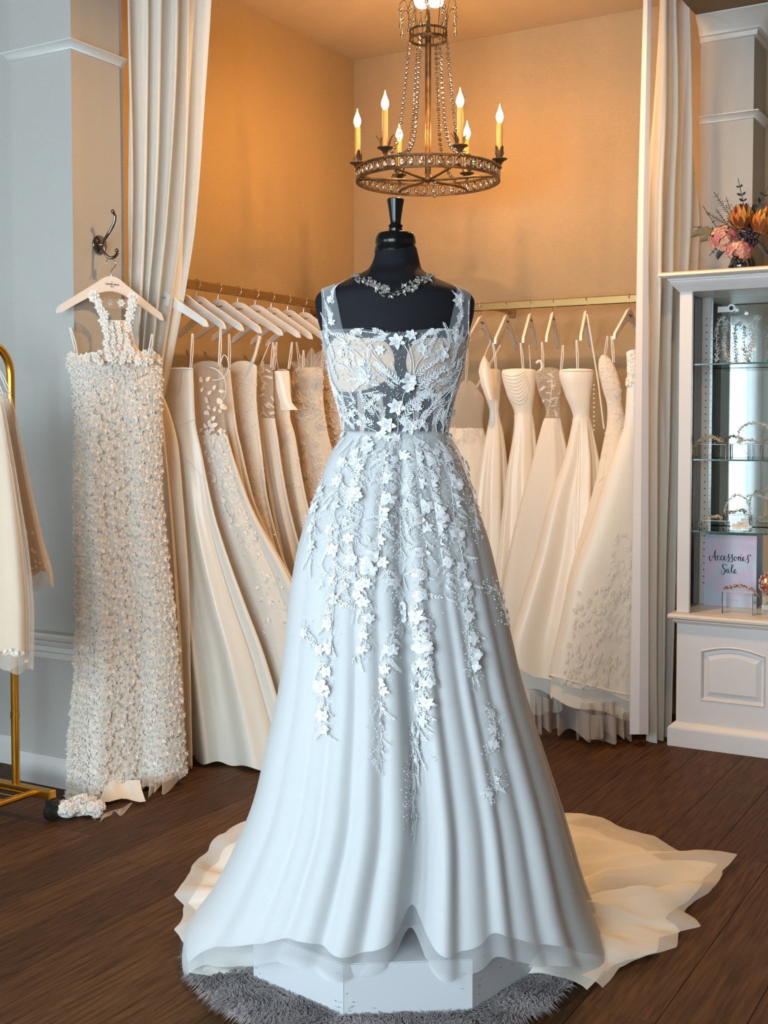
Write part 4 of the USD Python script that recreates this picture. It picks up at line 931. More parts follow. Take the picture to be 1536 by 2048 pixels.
GL, GR = 'gowns on the left rail', 'gowns on the right rail'
FLo = [flower(5, 1, .36, .15, .3, k, inner=True, center=False) for k in range(2)]
LEAFT = [cat([petal(1, .22, .12, 4, 1.0, .2)])]
BIGP = [petal(1, .34, .35, 4, .0, .3)]
LSP = [sprig(1, 7, .3, .055, .3, 3), sprig(1, 8, .26, .05, -.25, 4), sprig(1, 6, .34, .07, .1, 5)]
DL = lambda px: float(on(px, 575, 0, RX) @ HF)
DRr = lambda px: float(on(px, 590, 1, RYR) @ HF)
hx = [321, 362, 393, 436, 475, 510, 542, 575, 607]
hl_ = ['white hanger holding the strapless satin gown on the left rail', 'white hanger holding the gown with large cut-out petals', 'white hanger of the narrow tan gown on the left rail', 'white hanger holding the sequined lace gown on the left rail', 'white hanger holding the crystal-beaded bodice gown on the left rail', 'white hanger holding the gown with laced-up back panel', 'white hanger holding the leaf-embroidered gown on the left rail', 'white lettered hanger above the leaf-embroidered gown', 'white hanger on the left rail nearest the black dress form']
for k, (px_h, lb) in enumerate(zip(hx, hl_)): hang(px_h, X=RX, rot=[2, -2, 3, -2, 2, 4, -3, -6, -4][k], label=lb)
S_ = -.35
g = Gown('plain tan slip gown squeezed between the flowered gown and the satin one', [(790, 285, 318, .5, 0), (834, 285, 325, .5, .1), (895, 286, 331, .5, .2), (985, 290, 339, .5, .4), (1166, 295, 351, .5, .8), (1300, 300, 358, .5, 1), (1540, 305, 366, .5, 1)], 4.44, (1535, 1535), 'crepe_ivory', 7, .010, group=GL, slope=S_, seed=1)
g = Gown('ivory crepe gown just left of the strapless satin gown', [(790, 290, 326, .5, 0), (834, 292, 342, .5, .1), (895, 294, 356, .5, .2), (985, 298, 363, .5, .4), (1166, 305, 374, .5, .8), (1300, 310, 376, .5, 1), (1540, 315, 380, .5, 1)], 4.475, (1540, 1540), 'crepe_ivory', 7, .010, group=GL, slope=S_, seed=2)
g = Gown('strapless ivory satin gown with flared skirt, nearest on the left rail', [(735, 322, 386, .42, 0), (790, 322, 388, .42, 0), (845, 326, 391, .42, 0), (900, 328, 402, .42, .05), (960, 332, 413, .42, .12), (1030, 336, 427, .42, .3), (1100, 340, 447, .42, .5), (1200, 345, 481, .42, .75), (1300, 350, 518, .42, .9), (1430, 358, 557, .42, 1), (1560, 366, 596, .42, 1)], 4.53, (1552, 1556), 'satin_ivory', 10, .026, group=GL, slope=S_, seed=3, neck=.004, phase=1.1)
g.cord([(335, 852), (362, 848), (390, 838)]); g.cord([(344, 792), (356, 788), (364, 770), (367, 742)]); g.cord([(336, 738), (384, 738)], .0016)
g.cord([(392, 842), (400, 900), (411, 962)]); g.cord([(372, 912), (398, 945), (411, 962)], .001)
g.strap((384, 667), (380, 736))
g = Gown('ivory gown with sheer bodice of large cut-out petals and lace skirt, left rail', [(722, 392, 438, .42, 0), (735, 384, 446, .42, 0), (780, 384, 446, .42, 0), (830, 388, 448, .42, 0), (860, 392, 452, .42, .05), (900, 395, 462, .42, .1), (930, 398, 471, .42, .15), (1010, 405, 500, .42, .3), (1060, 412, 525, .42, .4), (1120, 420, 560, .42, .55), (1180, 430, 590, .42, .7), (1260, 440, 622, .42, .8), (1400, 450, 680, .42, 1), (1540, 460, 720, .42, 1)], 4.60, (1530, 1530), 'tulle_ivory', 9, .016, group=GL, slope=S_, seed=4, top_mat='net_ivory', waist_y=872, neck=.012)
g.scatter('cut_out_petal', BIGP, 26, (745, 880), (-.55, .9), (.016, .026), off=.004, rot=(-160, -20)); g.scatter('cut_out_petal', BIGP, 70, (880, 1060), (-.4, .8), (.012, .022), off=.003); g.scatter('cut_out_petal', BIGP, 50, (1040, 1260), (.0, .9), (.010, .020), off=.003)
g.scatter('lace_patch', FLo, 60, (860, 1020), (-.2, .85), (.010, .016), off=.002); g.strap((440, 655), (437, 732), .003)
for q in ([(420, 735), (440, 745), (452, 780), (446, 800)], [(425, 760), (450, 752), (457, 730), (452, 712), (440, 735)]):
    P = np.array([at(x, y, 4.53) for x, y in q]); part(g.t, 'loop_strap', tube(spline(P, 24), .0022, 5), M['ribbon'], smooth=True)
g = Gown('narrow plain tan gown behind the cut-out petal gown on the left rail', [(735, 436, 460, .5, 0), (800, 440, 467, .5, 0), (860, 446, 475, .5, .1), (900, 452, 484, .5, .2), (950, 460, 495, .5, .3), (1000, 470, 508, .5, .4), (1060, 490, 532, .5, .5), (1100, 500, 550, .5, .6), (1300, 560, 645, .5, 1), (1500, 600, 700, .5, 1)], 4.68, (1490, 1490), 'crepe_ivory', 8, .012, group=GL, slope=S_, seed=5); g.strap((457, 668), (457, 736))
g = Gown('pale sequined lace gown with scalloped edge on the left rail', [(722, 462, 508, .42, 0), (735, 458, 514, .42, 0), (790, 460, 513, .42, 0), (850, 466, 518, .42, .05), (900, 472, 524, .42, .1), (960, 482, 530, .42, .2), (1000, 490, 536, .42, .3), (1100, 515, 561, .42, .5), (1300, 570, 650, .42, 1), (1500, 620, 700, .42, 1)], 4.80, (1490, 1490), 'lace_ivory', 8, .010, group=GL, slope=S_, seed=6, neck=.02)
g.scatter('lace_sprig', LSP, 60, (740, 1060), (-.6, .95), (.02, .035), off=.001, m='lace_ivory'); g.sparkle(140, (735, 1100), (-.6, .98)); P = np.array([at(x, y, 4.76) for x, y in ((519, 672), (513, 700), (505, 726))])
part(g.t, 'lace_strap', tube(spline(P, 12), [.007] * 12, 7), M['lace_ivory'], smooth=True); g.strap((522, 674), (500, 728), .002)
g = Gown('ivory gown with crystal-beaded bodice and plain skirt on the left rail', [(728, 514, 543, .5, 0), (760, 511, 547, .5, 0), (800, 512, 547, .5, 0), (835, 516, 549, .5, 0), (880, 520, 556, .5, .1), (930, 528, 563, .5, .2), (1000, 540, 576, .5, .4), (1100, 560, 602, .5, .6), (1300, 600, 665, .5, 1), (1500, 640, 700, .5, 1)], 4.91, (1490, 1490), 'tulle_ivory', 8, .010, group=GL, slope=S_, seed=7, top_mat='net_ivory', waist_y=838)
g.scatter('lace_sprig', LSP, 26, (735, 835), (-.8, .95), (.022, .036), off=.002); g.sparkle(150, (735, 840), (-.8, .98)); g.sparkle(40, (840, 1080), (-.2, .9), (.0008, .0016)); g.strap((545, 684), (541, 735)); g.strap((552, 684), (546, 740), .002); P = [at(x, y, 4.9) for x, y in ((540, 684), (521, 730))]; part(g.t, 'hanging_strap', tube(P, .0025, 5), M['ribbon'])
g = Gown('ivory gown with laced-up panel and loose sleeve flap on the left rail', [(738, 550, 578, .5, 0), (780, 548, 582, .5, 0), (830, 551, 580, .5, 0), (870, 555, 590, .5, .1), (930, 562, 600, .5, .2), (1000, 572, 613, .5, .4), (1100, 590, 642, .5, .6), (1300, 640, 720, .5, 1), (1500, 660, 720, .5, 1)], 5.01, (1490, 1490), 'lace_ivory', 8, .010, group=GL, slope=S_, seed=8)
for k in range(6): g.cord([(558, 752 + 9 * k), (574, 758 + 9 * k)], .0022, 'satin_ivory', 'lacing')
fp = [[at(x, y, 4.93 - d) for x, d in zip(xs, (0, .015, 0))] for y, xs in ((742, (548, 563, 578)), (780, (553, 568, 580)), (805, (560, 574, 584)), (820, (562, 580, 596)))]
part(g.t, 'sleeve_flap', grid(np.array(fp)), M['satin_ivory'], smooth=True); g.scatter('lace_sprig', LSP, 24, (835, 1050), (-.6, .9), (.02, .03), m='lace_ivory'); g.strap((583, 684), (576, 738)); P = [at(x, y, 5.0) for x, y in ((548, 690), (557, 740))]; part(g.t, 'hanging_strap', tube(P, .0025, 5), M['ribbon'])
g = Gown('peach gown with outlined leaf embroidery rising above the bodice, left rail', [(735, 592, 640, .42, 0), (742, 585, 646, .42, 0), (760, 583, 646, .42, 0), (800, 586, 647, .42, 0), (850, 592, 653, .42, .05), (900, 600, 665, .42, .1), (950, 604, 680, .42, .2), (1100, 620, 720, .42, .5), (1300, 640, 760, .42, 1), (1500, 650, 760, .42, 1)], 5.13, (1490, 1490), 'lining_peach', 8, .012, group=GL, slope=S_, seed=9, neck=.002)
LEAFO = cat([ribbon(np.array([(0, 0), (.35, .24), (.7, .2), (1, 0)]), .04, .06), ribbon(np.array([(0, 0), (.35, -.24), (.7, -.2), (1, 0)]), .04, .06), ribbon(np.array([(0, 0), (.5, .01), (1, 0)]), .015, .05), ribbon(np.array([(.3, 0), (.5, .15)]), .012, .05), ribbon(np.array([(.5, 0), (.7, -.13)]), .012, .05)])
g.scatter('outlined_leaf', [LEAFO], 46, (745, 850), (-.85, .95), (.03, .045), off=.002); g.scatter('outlined_leaf', [LEAFO], 40, (850, 1000), (-.7, .95), (.022, .035), off=.002); g.sparkle(90, (770, 840), (-.4, .7))
lv = []
for x, y, a, l in ((622, 742, 60, 46), (622, 742, 88, 44), (624, 742, 30, 44), (618, 742, 120, 36), (612, 742, 150, 34), (630, 745, 12, 34)):
    v, f = petal(l * 5.1 / FPX, l * 5.1 / FPX * .24, .006, 5, 1.0, .1, math.radians(a)); c = at(x, y, 5.06); part(g.t, 'stand_up_leaf', (c + R * v[:, :1] + UP * v[:, 1:2] - HF * v[:, 2:3], f), M['net_ivory'], smooth=True)
    e = np.array([c + R * (l * 5.1 / FPX * q * math.cos(math.radians(a))) + UP * (l * 5.1 / FPX * q * math.sin(math.radians(a))) - HF * .004 for q in (0, .5, 1)]); lv.append(tube(e, .0008, 4))
part(g.t, 'leaf_veins', cat(lv), M['petal_white']); g.strap((606, 700), (604, 742)); g.strap((646, 690), (642, 740), .002); g.strap((592, 684), (598, 738), .002)
g = Gown('tan ruffled lace gown half hidden behind the black dress form, left rail', [(748, 644, 672, .5, 0), (800, 647, 688, .5, 0), (850, 650, 697, .5, 0), (900, 655, 692, .5, .2), (1000, 660, 720, .5, .5), (1300, 680, 760, .5, 1), (1500, 690, 770, .5, 1)], 5.27, (1490, 1490), 'lining_peach', 8, .012, group=GL, slope=S_, seed=10)
g.scatter('ruffle_flower', FLo, 90, (752, 930), (-.95, .95), (.010, .018), off=.002, m='lace_ivory', most=40)

# right rail
rl = ['white hanger nearest the dress form on the right rail', 'white hanger of the satin gown with a pointed wing on the right rail', 'white hanger above the ruched strapless gown on the right rail', 'white hanger above the crystal-waist gown on the right rail', 'white hanger of the strapless gown with a skirt slit on the right rail', 'white hanger beside the flat pale curtain edge on the right rail']
for px_h, ro, lb in zip((962.5, 1013, 1060.5, 1105.5, 1171.7, 1258.8), (98, 101, 105, 105, 105, 92), rl): hang(px_h, Y=RYR, rot=ro, label=lb)
g = Gown('sheer-topped tulle gown with feathery waist beside the dress form, right rail', [(760, 922, 946, .8, 0), (775, 914, 955, .8, 0), (800, 908, 968, .8, 0), (850, 900, 966, .8, 0), (870, 895, 970, .8, .1), (950, 890, 986, .7, .3), (1060, 880, 1000, .7, .6), (1200, 870, 1030, .6, 1), (1420, 860, 1060, .6, 1)], 5.48, (1420, 1420), 'tulle_ivory', 9, .014, group=GR, seed=11, top_mat='net_ivory', waist_y=858, neck=.03)
FEA = [fern(1, 9, .3, 4)]
g.scatter('feather', FEA, 60, (850, 880), (-.9, .9), (.025, .045), off=.002, rot=(-120, -60), most=60); g.strap((934, 690), (931, 762), .002); g.strap((1000, 690), (952, 775), .002)
g = Gown('ivory satin gown with a pointed wing at the bust on the right rail', [(738, 966, 1001, .9, 0), (760, 966, 1002, .9, 0), (800, 973, 1000, .9, 0), (822, 979, 998, .9, 0), (860, 974, 1005, .9, .1), (900, 966, 1010, .9, .2), (1000, 953, 1016, .8, .5), (1080, 948, 1020, .8, .8), (1200, 944, 1034, .7, 1), (1420, 938, 1050, .6, 1)], 5.40, (1420, 1420), 'satin_ivory', 9, .016, group=GR, seed=12, neck=.006)
w_ = np.array([[at(x, y, 5.30) for x in np.linspace(a, b, 5)] for y, a, b in ((712, 967, 970), (725, 961, 978), (742, 957, 983), (770, 962, 986), (800, 973, 988))]); w_ = w_ - HF * (np.sin(np.linspace(0, PI, 5)) * .02)[None, :, None]
part(g.t, 'pointed_wing', grid(w_), M['satin_ivory'], smooth=True); g.strap((985, 686), (991, 738)); P = [at(x, y, 5.3) for x, y in ((982, 680), (968, 714))]; part(g.t, 'hanging_strap', tube(P, .0018, 5), M['ribbon'])
g = Gown('strapless ruched ivory satin gown on the right rail', [(738, 1006, 1070, .8, 0), (745, 1003, 1073, .8, 0), (790, 1014, 1070, .8, 0), (830, 1029, 1066, .8, 0), (860, 1028, 1069, .8, .1), (950, 1015, 1077, .8, .3), (1050, 1006, 1086, .8, .6), (1085, 1003, 1092, .8, .7), (1200, 992, 1105, .7, 1), (1420, 985, 1120, .6, 1)], 5.30, (1420, 1420), 'satin_ivory', 9, .018, group=GR, seed=13, neck=.004, waist_y=832, top_mat='satin_ivory')
for k in range(9): g.cord([(1006 + k, 748 + 5 * k), (1025 + 2 * k, 752 + 7 * k), (1050 + k, 742 + 3 * k)], .0016, 'satin_ivory', 'ruching')
g.strap((1040, 686), (1045, 738)); P = [at(x, y, 5.3) for x, y in ((1058, 690), (1061, 740))]; part(g.t, 'hanging_strap', tube(P, .002, 5), M['ribbon'])
g = Gown('tulle gown with sheer crystal-beaded waist on the right rail', [(735, 1074, 1118, .8, 0), (745, 1070, 1124, .8, 0), (780, 1076, 1122, .8, 0), (825, 1092, 1120, .8, 0), (850, 1085, 1124, .8, .1), (900, 1072, 1135, .8, .2), (1000, 1045, 1150, .7, .4), (1100, 1022, 1160, .6, .6), (1200, 1005, 1170, .55, .8), (1350, 1000, 1180, .5, 1), (1420, 1002, 1180, .5, 1)], 5.21, (1360, 1400), 'tulle_ivory', 8, .012, group=GR, seed=14, top_mat='net_ivory', waist_y=838, neck=.02)
g.sparkle(170, (740, 775), (-.9, .5), (.001, .0026)); g.sparkle(200, (800, 880), (-.8, .9), (.001, .0024)); g.scatter('lace_sprig', LSP, 16, (745, 880), (-.8, .8), (.02, .034), off=.002); g.strap((1083, 684), (1085, 738)); g.strap((1125, 690), (1121, 740)); g.cord([(1104, 742), (1102, 790), (1095, 830)], .002)
P = np.array([at(x, y, 5.12) for x, y in ((1073, 727), (1080, 722), (1084, 732), (1078, 742))]); part(g.t, 'bow', cat([petal(.03, .012, .004, 4, 0, .2)]) if False else tube(spline(P, 14), .006, 6), M['satin_ivory'], smooth=True)
g = Gown('strapless ivory satin gown with a pleated slit down the skirt, right rail', [(738, 1122, 1184, .8, 0), (745, 1118, 1188, .8, 0), (790, 1130, 1183, .8, 0), (835, 1146, 1180, .8, 0), (860, 1143, 1184, .8, .1), (900, 1135, 1191, .8, .2), (1000, 1103, 1202, .75, .5), (1100, 1080, 1212, .7, .7), (1200, 1052, 1218, .65, .9), (1300, 1026, 1222, .6, 1), (1420, 1020, 1225, .6, 1)], 5.10, (1330, 1400), 'satin_ivory', 7, .026, group=GR, seed=15, neck=.003, waist_y=838, phase=2.0)
g.cord([(1156, 842), (1155, 920), (1152, 1020), (1151, 1100)], .003, 'satin_ivory', 'slit_edge'); g.cord([(1158, 842), (1160, 920), (1158, 1010), (1156, 1110)], .003, 'satin_ivory', 'slit_edge'); g.strap((1152, 680), (1154, 738)); g.cord([(1124, 742), (1186, 742)], .0016)
bt_ = [at(1188, 770 + 9 * k, 5.0) for k in range(11)]; part(g.t, 'pearl_buttons', many(ICO, bt_, .0035), M['bead'], smooth=True)
P = [at(x, y, 5.0) for x, y in ((1174, 628), (1196, 760), (1208, 858))]; part(g.t, 'ribbon', tube(P, .0035, 5), M['ribbon'])
g = Gown('crystal-encrusted lace gown with scalloped edges, second from the curtain on the right rail', [(710, 1203, 1213, .8, 0), (722, 1197, 1224, .8, 0), (750, 1198, 1236, .8, 0), (780, 1205, 1244, .8, 0), (805, 1213, 1244, .8, 0), (850, 1213, 1254, .8, 0), (900, 1203, 1262, .8, .1), (960, 1190, 1270, .8, .3), (1050, 1165, 1280, .7, .5), (1200, 1130, 1285, .6, 1), (1400, 1120, 1285, .6, 1)], 5.02, (1390, 1395), 'lace_ivory', 8, .014, group=GR, seed=16, neck=.0)
g.sparkle(220, (715, 800), (-.9, .95), (.001, .0024)); g.sparkle(120, (800, 980), (-.9, .5)); g.scatter('lace_sprig', LSP, 20, (720, 960), (-.8, .8), (.02, .034), off=.002); g.strap((1222, 672), (1226, 725)); g.strap((1214, 672), (1208, 712), .002)
g = Gown('heavy ivory gown with pale leaf embroidery down the skirt, next to the curtain', [(700, 1252, 1285, .8, 0), (760, 1254, 1290, .8, 0), (850, 1248, 1292, .8, 0), (880, 1238, 1296, .8, .1), (950, 1213, 1300, .7, .2), (1050, 1180, 1302, .6, .3), (1150, 1142, 1300, .5, .4), (1250, 1118, 1298, .45, .5), (1355, 1097, 1285, .42, .5), (1440, 1090, 1285, .42, .5)], 4.90, (1352, 1402), 'satin_ivory', 5, .020, group=GR, seed=17, phase=.6, lining=(.085, 'tulle_ivory'))
g.scatter('embroidered_leaf', LEAFT, 150, (1180, 1375), (-.75, .6), (.018, .034), m='tulle_ivory', off=.001, rot=(30, 150)); g.scatter('embroidered_leaf', LEAFT, 70, (1070, 1200), (-.25, .55), (.016, .030), m='tulle_ivory', off=.001, rot=(30, 150)); g.sparkle(60, (1100, 1380), (-.6, .6), (.0008, .0018))
g.cord([(1100, 1350), (1160, 1366), (1230, 1384), (1262, 1390)], .003, 'satin_ivory', 'hem_binding'); g.scatter('ruffle_flower', FLo, 16, (705, 770), (-.9, .3), (.012, .02), off=.003, m='satin_ivory')
# grey net petticoat ends showing under the right hems
pr = np.random.default_rng(8)
def petticoat(parent, xs, y0, y1, D, seed, m='net_grey'):
    n = 60; u = np.linspace(0, 1, n); x = xs[0] + (xs[1] - xs[0]) * u; r_ = np.random.default_rng(seed); rows = []
    for v in np.linspace(0, 1, 9):
        yy = y0 + (y1 - y0) * v + 6 * v * np.sin(u * 14 + seed); P = at(x, yy, D - .03 * v) - HF * (.035 * np.sin(u * 26 + 2 * np.sin(u * 7 + seed)) * (.3 + v))[:, None] - HF * (.10 * np.sin(PI * u))[:, None]
        P[:, 2] = np.maximum(P[:, 2], .006 + .004 * np.sin(u * 40)); rows.append(P)
    part(parent, 'petticoat', grid(np.array(rows)), M[m], smooth=True, label='crumpled net petticoat edge')
petticoat(g.t, (1112, 1255), 1395, 1462, 4.93, 2); petticoat(g.t, (1060, 1120), 1385, 1452, 5.02, 5); petticoat(g.t, (1150, 1262), 1420, 1470, 4.90, 7)
# ------------------------------------------------------------------ flowered gown on the wall hook
hk = thing('wall_hook', 'dark nickel double coat hook on the side of the left column', 'hook', on(205, 490, 0, COLX))
hp = on(198, 490, 0, COLX)
def side(x, y, out): return np.array([0, 0, 0]) + on(x, y, 0, COLX + out)
yy = np.linspace(0, 1, 12)
disc = lathe([(0, 0), (.033, 0), (.034, .003), (.030, .009), (.018, .013), (.010, .016), (.008, .026), (0, .028)], (0, 0, 0), 36)
dv = np.stack([disc[0][:, 2] + hp[0] + .0005, disc[0][:, 0] + hp[1], disc[0][:, 1] + hp[2]], 1)
part(hk, 'back_plate', (dv, disc[1]), M['dark_metal'], smooth=40)
part(hk, 'arm', tube(spline([side(226, 423, .075), side(230, 432, .076), side(228, 446, .070), side(219, 464, .050), side(210, 478, .038), side(206, 488, .034), side(207, 500, .038), side(213, 511, .050), side(222, 516, .064), side(231, 512, .076), side(235, 504, .080)], 50), [.0055] * 50, 10), M['dark_metal'], smooth=True)
part(hk, 'arm_tip', many(ICO2, [side(226, 423, .075), side(234, 501, .080)], .0075), M['dark_metal'], smooth=True)
part(hk, 'boss', tube([side(198, 490, .02), side(206, 489, .036)], .008, 12), M['dark_metal'], smooth=True)
HD = float(side(222, 516, .064) @ HF)
hz = side(222, 516, .064)
hg = thing('dress_hanger', 'white lettered hanger on the column hook holding the flowered gown', 'hanger', hz + UP * .0 + UP * (-.0035), 'white dress hangers', rotz=74.0)
hanger_parts(hg, True)
FG_D, FG_S = 4.20, .45
def FD(x, d=0.0): return FG_D + d + FG_S * (np.asarray(x, float) - 232) / FPX * FG_D
FGR = [(712, 141, 318, .34, 0), (725, 138, 319, .34, 0), (760, 146, 320, .36, .1), (850, 152, 318, .36, .25), (940, 149, 318, .36, .35), (1000, 149, 320, .36, .4), (1100, 151, 328, .36, .5), (1250, 153, 344, .36, .6), (1350, 150, 352, .36, .7), (1450, 140, 358, .37, .8), (1530, 136, 363, .38, .9), (1600, 132, 366, .40, 1), (1640, 130, 366, .40, 1)]
fg = Gown('ivory halter gown covered all over in cloth flowers, hanging from the column hook', FGR, FG_D, (1598, 1560), 'lining_peach', 6, .016, group='gowns hanging by the left column', slope=FG_S, seed=30, neck=.004, nth=260, nz=70)
FG = fg.b
P = []
for y, a, b in ((640, 214, 256), (660, 215, 259), (680, 214, 266), (695, 209, 274), (710, 196, 288), (722, 160, 312)):
    P.append([at(x, y, FD(x, -.045 - .015 * math.sin(PI * k / 6))) for k, x in enumerate(np.linspace(a, b, 7))])
part(fg.t, 'halter_panel', grid(np.array(P)), M['lining_peach'], smooth=True)
hs = []
for q in ([(190, 590), (198, 612), (208, 636), (216, 660), (218, 690)], [(268, 594), (264, 614), (258, 636), (258, 660), (264, 690)]):
    pp = np.array([at(x, y, FD(x, -.045)) for x, y in q]); c = spline(pp, 16); hs.append(c)
    part(fg.t, 'halter_strap', grid(np.stack([c - R * .012, c - HF * .004, c + R * .012], 1)), M['lining_peach'], smooth=True)
bc = spline([at(190, 590, FD(190, -.04)), at(215, 604, FD(215, .04)), at(248, 606, FD(248, .04)), at(268, 594, FD(268, -.04))], 14)
part(fg.t, 'back_collar', grid(np.stack([bc + UP * .012, bc - UP * .02], 1)), M['net_ivory'], smooth=True)
for a, b in (((139, 655), (153, 712)), ((303, 668), (296, 712))): fg.strap(a, b, .0026, -.03)
# cloth flowers: rose-like rounds in several sizes
def rose(seed, n=7):
    r = np.random.default_rng(seed); ms = []
    for ring, (l, h, m) in enumerate(((1.0, .10, n), (.66, .34, n - 1), (.36, .52, 4))):
        for k in range(m): ms.append(petal(l * r.uniform(.88, 1.1), l * .42, h + r.uniform(-.05, .08), 2, .0, .20, 2 * PI * (k + .5 * (ring % 2)) / m + r.uniform(-.15, .15), .02))
    ms.append((OCT[0] * np.array([.2, .2, .26]) + np.array([0, 0, .30]), OCT[1]))
    return cat(ms)
ROSE = [rose(k, 6 + k % 3) for k in range(4)]
fr_ = np.random.default_rng(77); pts = []
tries = 0
zlo = lambda th: FG.z0 + .02
while len(pts) < 820 and tries < 60000:
    tries += 1
    y = fr_.uniform(714, 1600); u = math.cos(fr_.uniform(.06, PI - .06)); rad = fr_.uniform(7.5, 14.0) * (1.15 if y > 1200 else 1.0)
    hw_ = (np.interp(y, [q[0] for q in FGR], [(q[2] - q[1]) / 2 for q in FGR])); x = np.interp(y, [q[0] for q in FGR], [(q[2] + q[1]) / 2 for q in FGR]) + u * hw_
    if y > np.interp(x, [136, 200, 280, 362], [1605, 1596, 1575, 1552]): continue
    th_ = math.acos(u); arc = th_ * hw_
    if all((arc - q[3]) ** 2 + (y - q[1]) ** 2 > (.69 * (rad + q[2])) ** 2 for q in pts): pts.append((x, y, rad, arc, th_))
pts.sort(key=lambda q: -q[2])
z = at(768, np.array([q[1] for q in pts]), FG_D)[:, 2]; th = np.array([q[4] for q in pts])
ms = []
for k in range(4):
    i = np.arange(k, len(pts), 4); ms += list(zip(i, sew(FG, ROSE[k], th[i], z[i], fr_.uniform(0, 6, len(i)), np.array([pts[j][2] for j in i]) * FG_D / FPX * 1.16, .003)))
ms = [m for _, m in sorted(ms, key=lambda q: q[0])]
for m in ms[:285]: part(fg.t, 'cloth_flower', m, M['petal_white'], smooth=50)
# flowers on the halter
ex = []
for c in hs + [bc + UP * .0]:
    for k in range(0, len(c), 2):
        v, f = ROSE[k % 4]; s = fr_.uniform(.012, .019); ex.append((c[k] + R * (v[:, :1] * s + fr_.uniform(-.006, .006)) + UP * (v[:, 1:2] * s) - HF * (v[:, 2:3] * s + .004), f))
for y in range(648, 725, 12):
    for x in np.arange(212 if y < 700 else 175, 262 if y < 700 else 305, 14):
        v, f = ROSE[fr_.integers(4)]; s = fr_.uniform(.011, .017); c = at(x + fr_.uniform(-4, 4), y + fr_.uniform(-4, 4), float(FD(x, -.066)))
        ex.append((c + R * v[:, :1] * s + UP * v[:, 1:2] * s - HF * (v[:, 2:3] * s), f))
for m in ex[:15]: part(fg.t, 'cloth_flower', m, M['petal_white'], smooth=50)
part(fg.t, 'cloth_flower_cluster', cat(ms[285:] + ex[15:]), M['petal_white'], smooth=50, kind='stuff')
t_ = np.arccos(fr_.uniform(-.95, .95, 160)); z_ = at(768, fr_.uniform(730, 1580, 160), FG_D)[:, 2]
part(fg.t, 'beads', many(OCT, FG.pos(t_, z_, .008), fr_.uniform(.001, .0022, 160)), M['sequin'], smooth=False, kind='stuff')
# lining flap, net and a bunched corner of the hem on the floor
fl2 = np.array([[at(x, y, 4.15 - .02 * math.sin(k * 1.1) - .10 * (y - 1560) / 52) for k, x in enumerate(np.linspace(a, b, 9))] for y, a, b in ((1560, 212, 280), (1580, 208, 284), (1600, 200, 290), (1612, 194, 292))])
fl2[..., 2] = np.maximum(fl2[..., 2], .012)
part(fg.t, 'hem_lining', grid(fl2), M['satin_ivory'], smooth=True, label='satin lining turned out at the hem')
petticoat(fg.t, (185, 262), 1606, 1642, 4.02, 11, 'net_ivory')
petticoat(fg.t, (285, 360), 1540, 1566, 4.22, 3, 'net_ivory')
for bx_, by_, bs_, nf in ((136, 1618, .8, 14), (164, 1612, 1.05, 18), (188, 1616, .7, 8)):
    mc = on(bx_, by_, 2, .028)
    v, f = V(trimesh.creation.icosphere(3, 1.0)); d = 1 + .7 * (meshkit.fbm(v * 2.2 + 5, 3, 2) - .5)
    mv = v * d[:, None]; mv = mc + R * mv[:, :1] * .052 * bs_ + HF * mv[:, 1:2] * .045 * bs_ + UP * mv[:, 2:3] * .034 * bs_; mv[:, 2] = np.maximum(mv[:, 2], .004)
    part(fg.t, 'bunched_hem', (mv, f), M['tulle_ivory'], smooth=True)
    for k in range(nf):
        a, e = fr_.uniform(0, 2 * PI), fr_.uniform(-.35, 1.1); nrm = R * math.cos(a) * math.cos(e) - HF * abs(math.sin(a)) * math.cos(e) + UP * math.sin(e)
        c = mc + R * (nrm @ R) * .054 * bs_ + HF * (nrm @ HF) * .047 * bs_ + UP * max(nrm[2] * .036 * bs_, -.018); t1 = np.cross(nrm, UP); t1 /= np.linalg.norm(t1); t2 = np.cross(nrm, t1)
        v, f = ROSE[k % 4]; s = fr_.uniform(.014, .022); q = c + v[:, :1] * s * t1 + v[:, 1:2] * s * t2 + v[:, 2:3] * s * nrm; q[:, 2] = np.maximum(q[:, 2], .003)
        part(fg.t, 'fallen_flower', (q, f), M['petal_white'], smooth=50)
# ------------------------------------------------------------------ gold garment rack at the left edge
PX_ = on(32, 1566, 2, .10); gx, gy = PX_[0], PX_[1]
rk = thing('garment_rack', 'gold tubular rolling garment rack at the left edge', 'garment rack', (gx, gy, 0))
ztop = float(at(15, 688, float(PX_ @ HF))[2])
post = [(gx, gy, .09), (gx, gy, .8), (gx, gy, ztop - .10)] + [(gx, gy - .10 * (1 - math.cos(a)), ztop - .10 + .10 * math.sin(a)) for a in np.linspace(.2, PI / 2, 8)] + [(gx, gy - .6, ztop), (gx, gy - 1.3, ztop)]
post += [(gx, gy - 1.4 - .10 * math.sin(a), ztop - .10 + .10 * math.cos(a)) for a in np.linspace(0, PI / 2, 8)] + [(gx, gy - 1.5, .8), (gx, gy - 1.5, .09)]
part(rk, 'frame_tube', tube(post, .0135, 14), M['gold'], smooth=True)
part(rk, 'collar', tube([(gx, gy, at(28, 1430, 3.95)[2] - .012), (gx, gy, at(28, 1430, 3.95)[2] + .012)], .0152, 14), M['gold'])
for yq in (gy, gy - 1.5):
    part(rk, 'foot', box(gx - .26, gx + .17, yq - .016, yq + .016, .070, .100, .004), M['gold'])
    for xq in (gx - .25, gx + .165):
        part(rk, 'caster', cat([tube([(xq - .011, yq, .031), (xq + .011, yq, .031)], .030, 20), box(xq - .018, xq + .018, yq - .016, yq + .016, .050, .072, .004)]), M['black_rubber'])
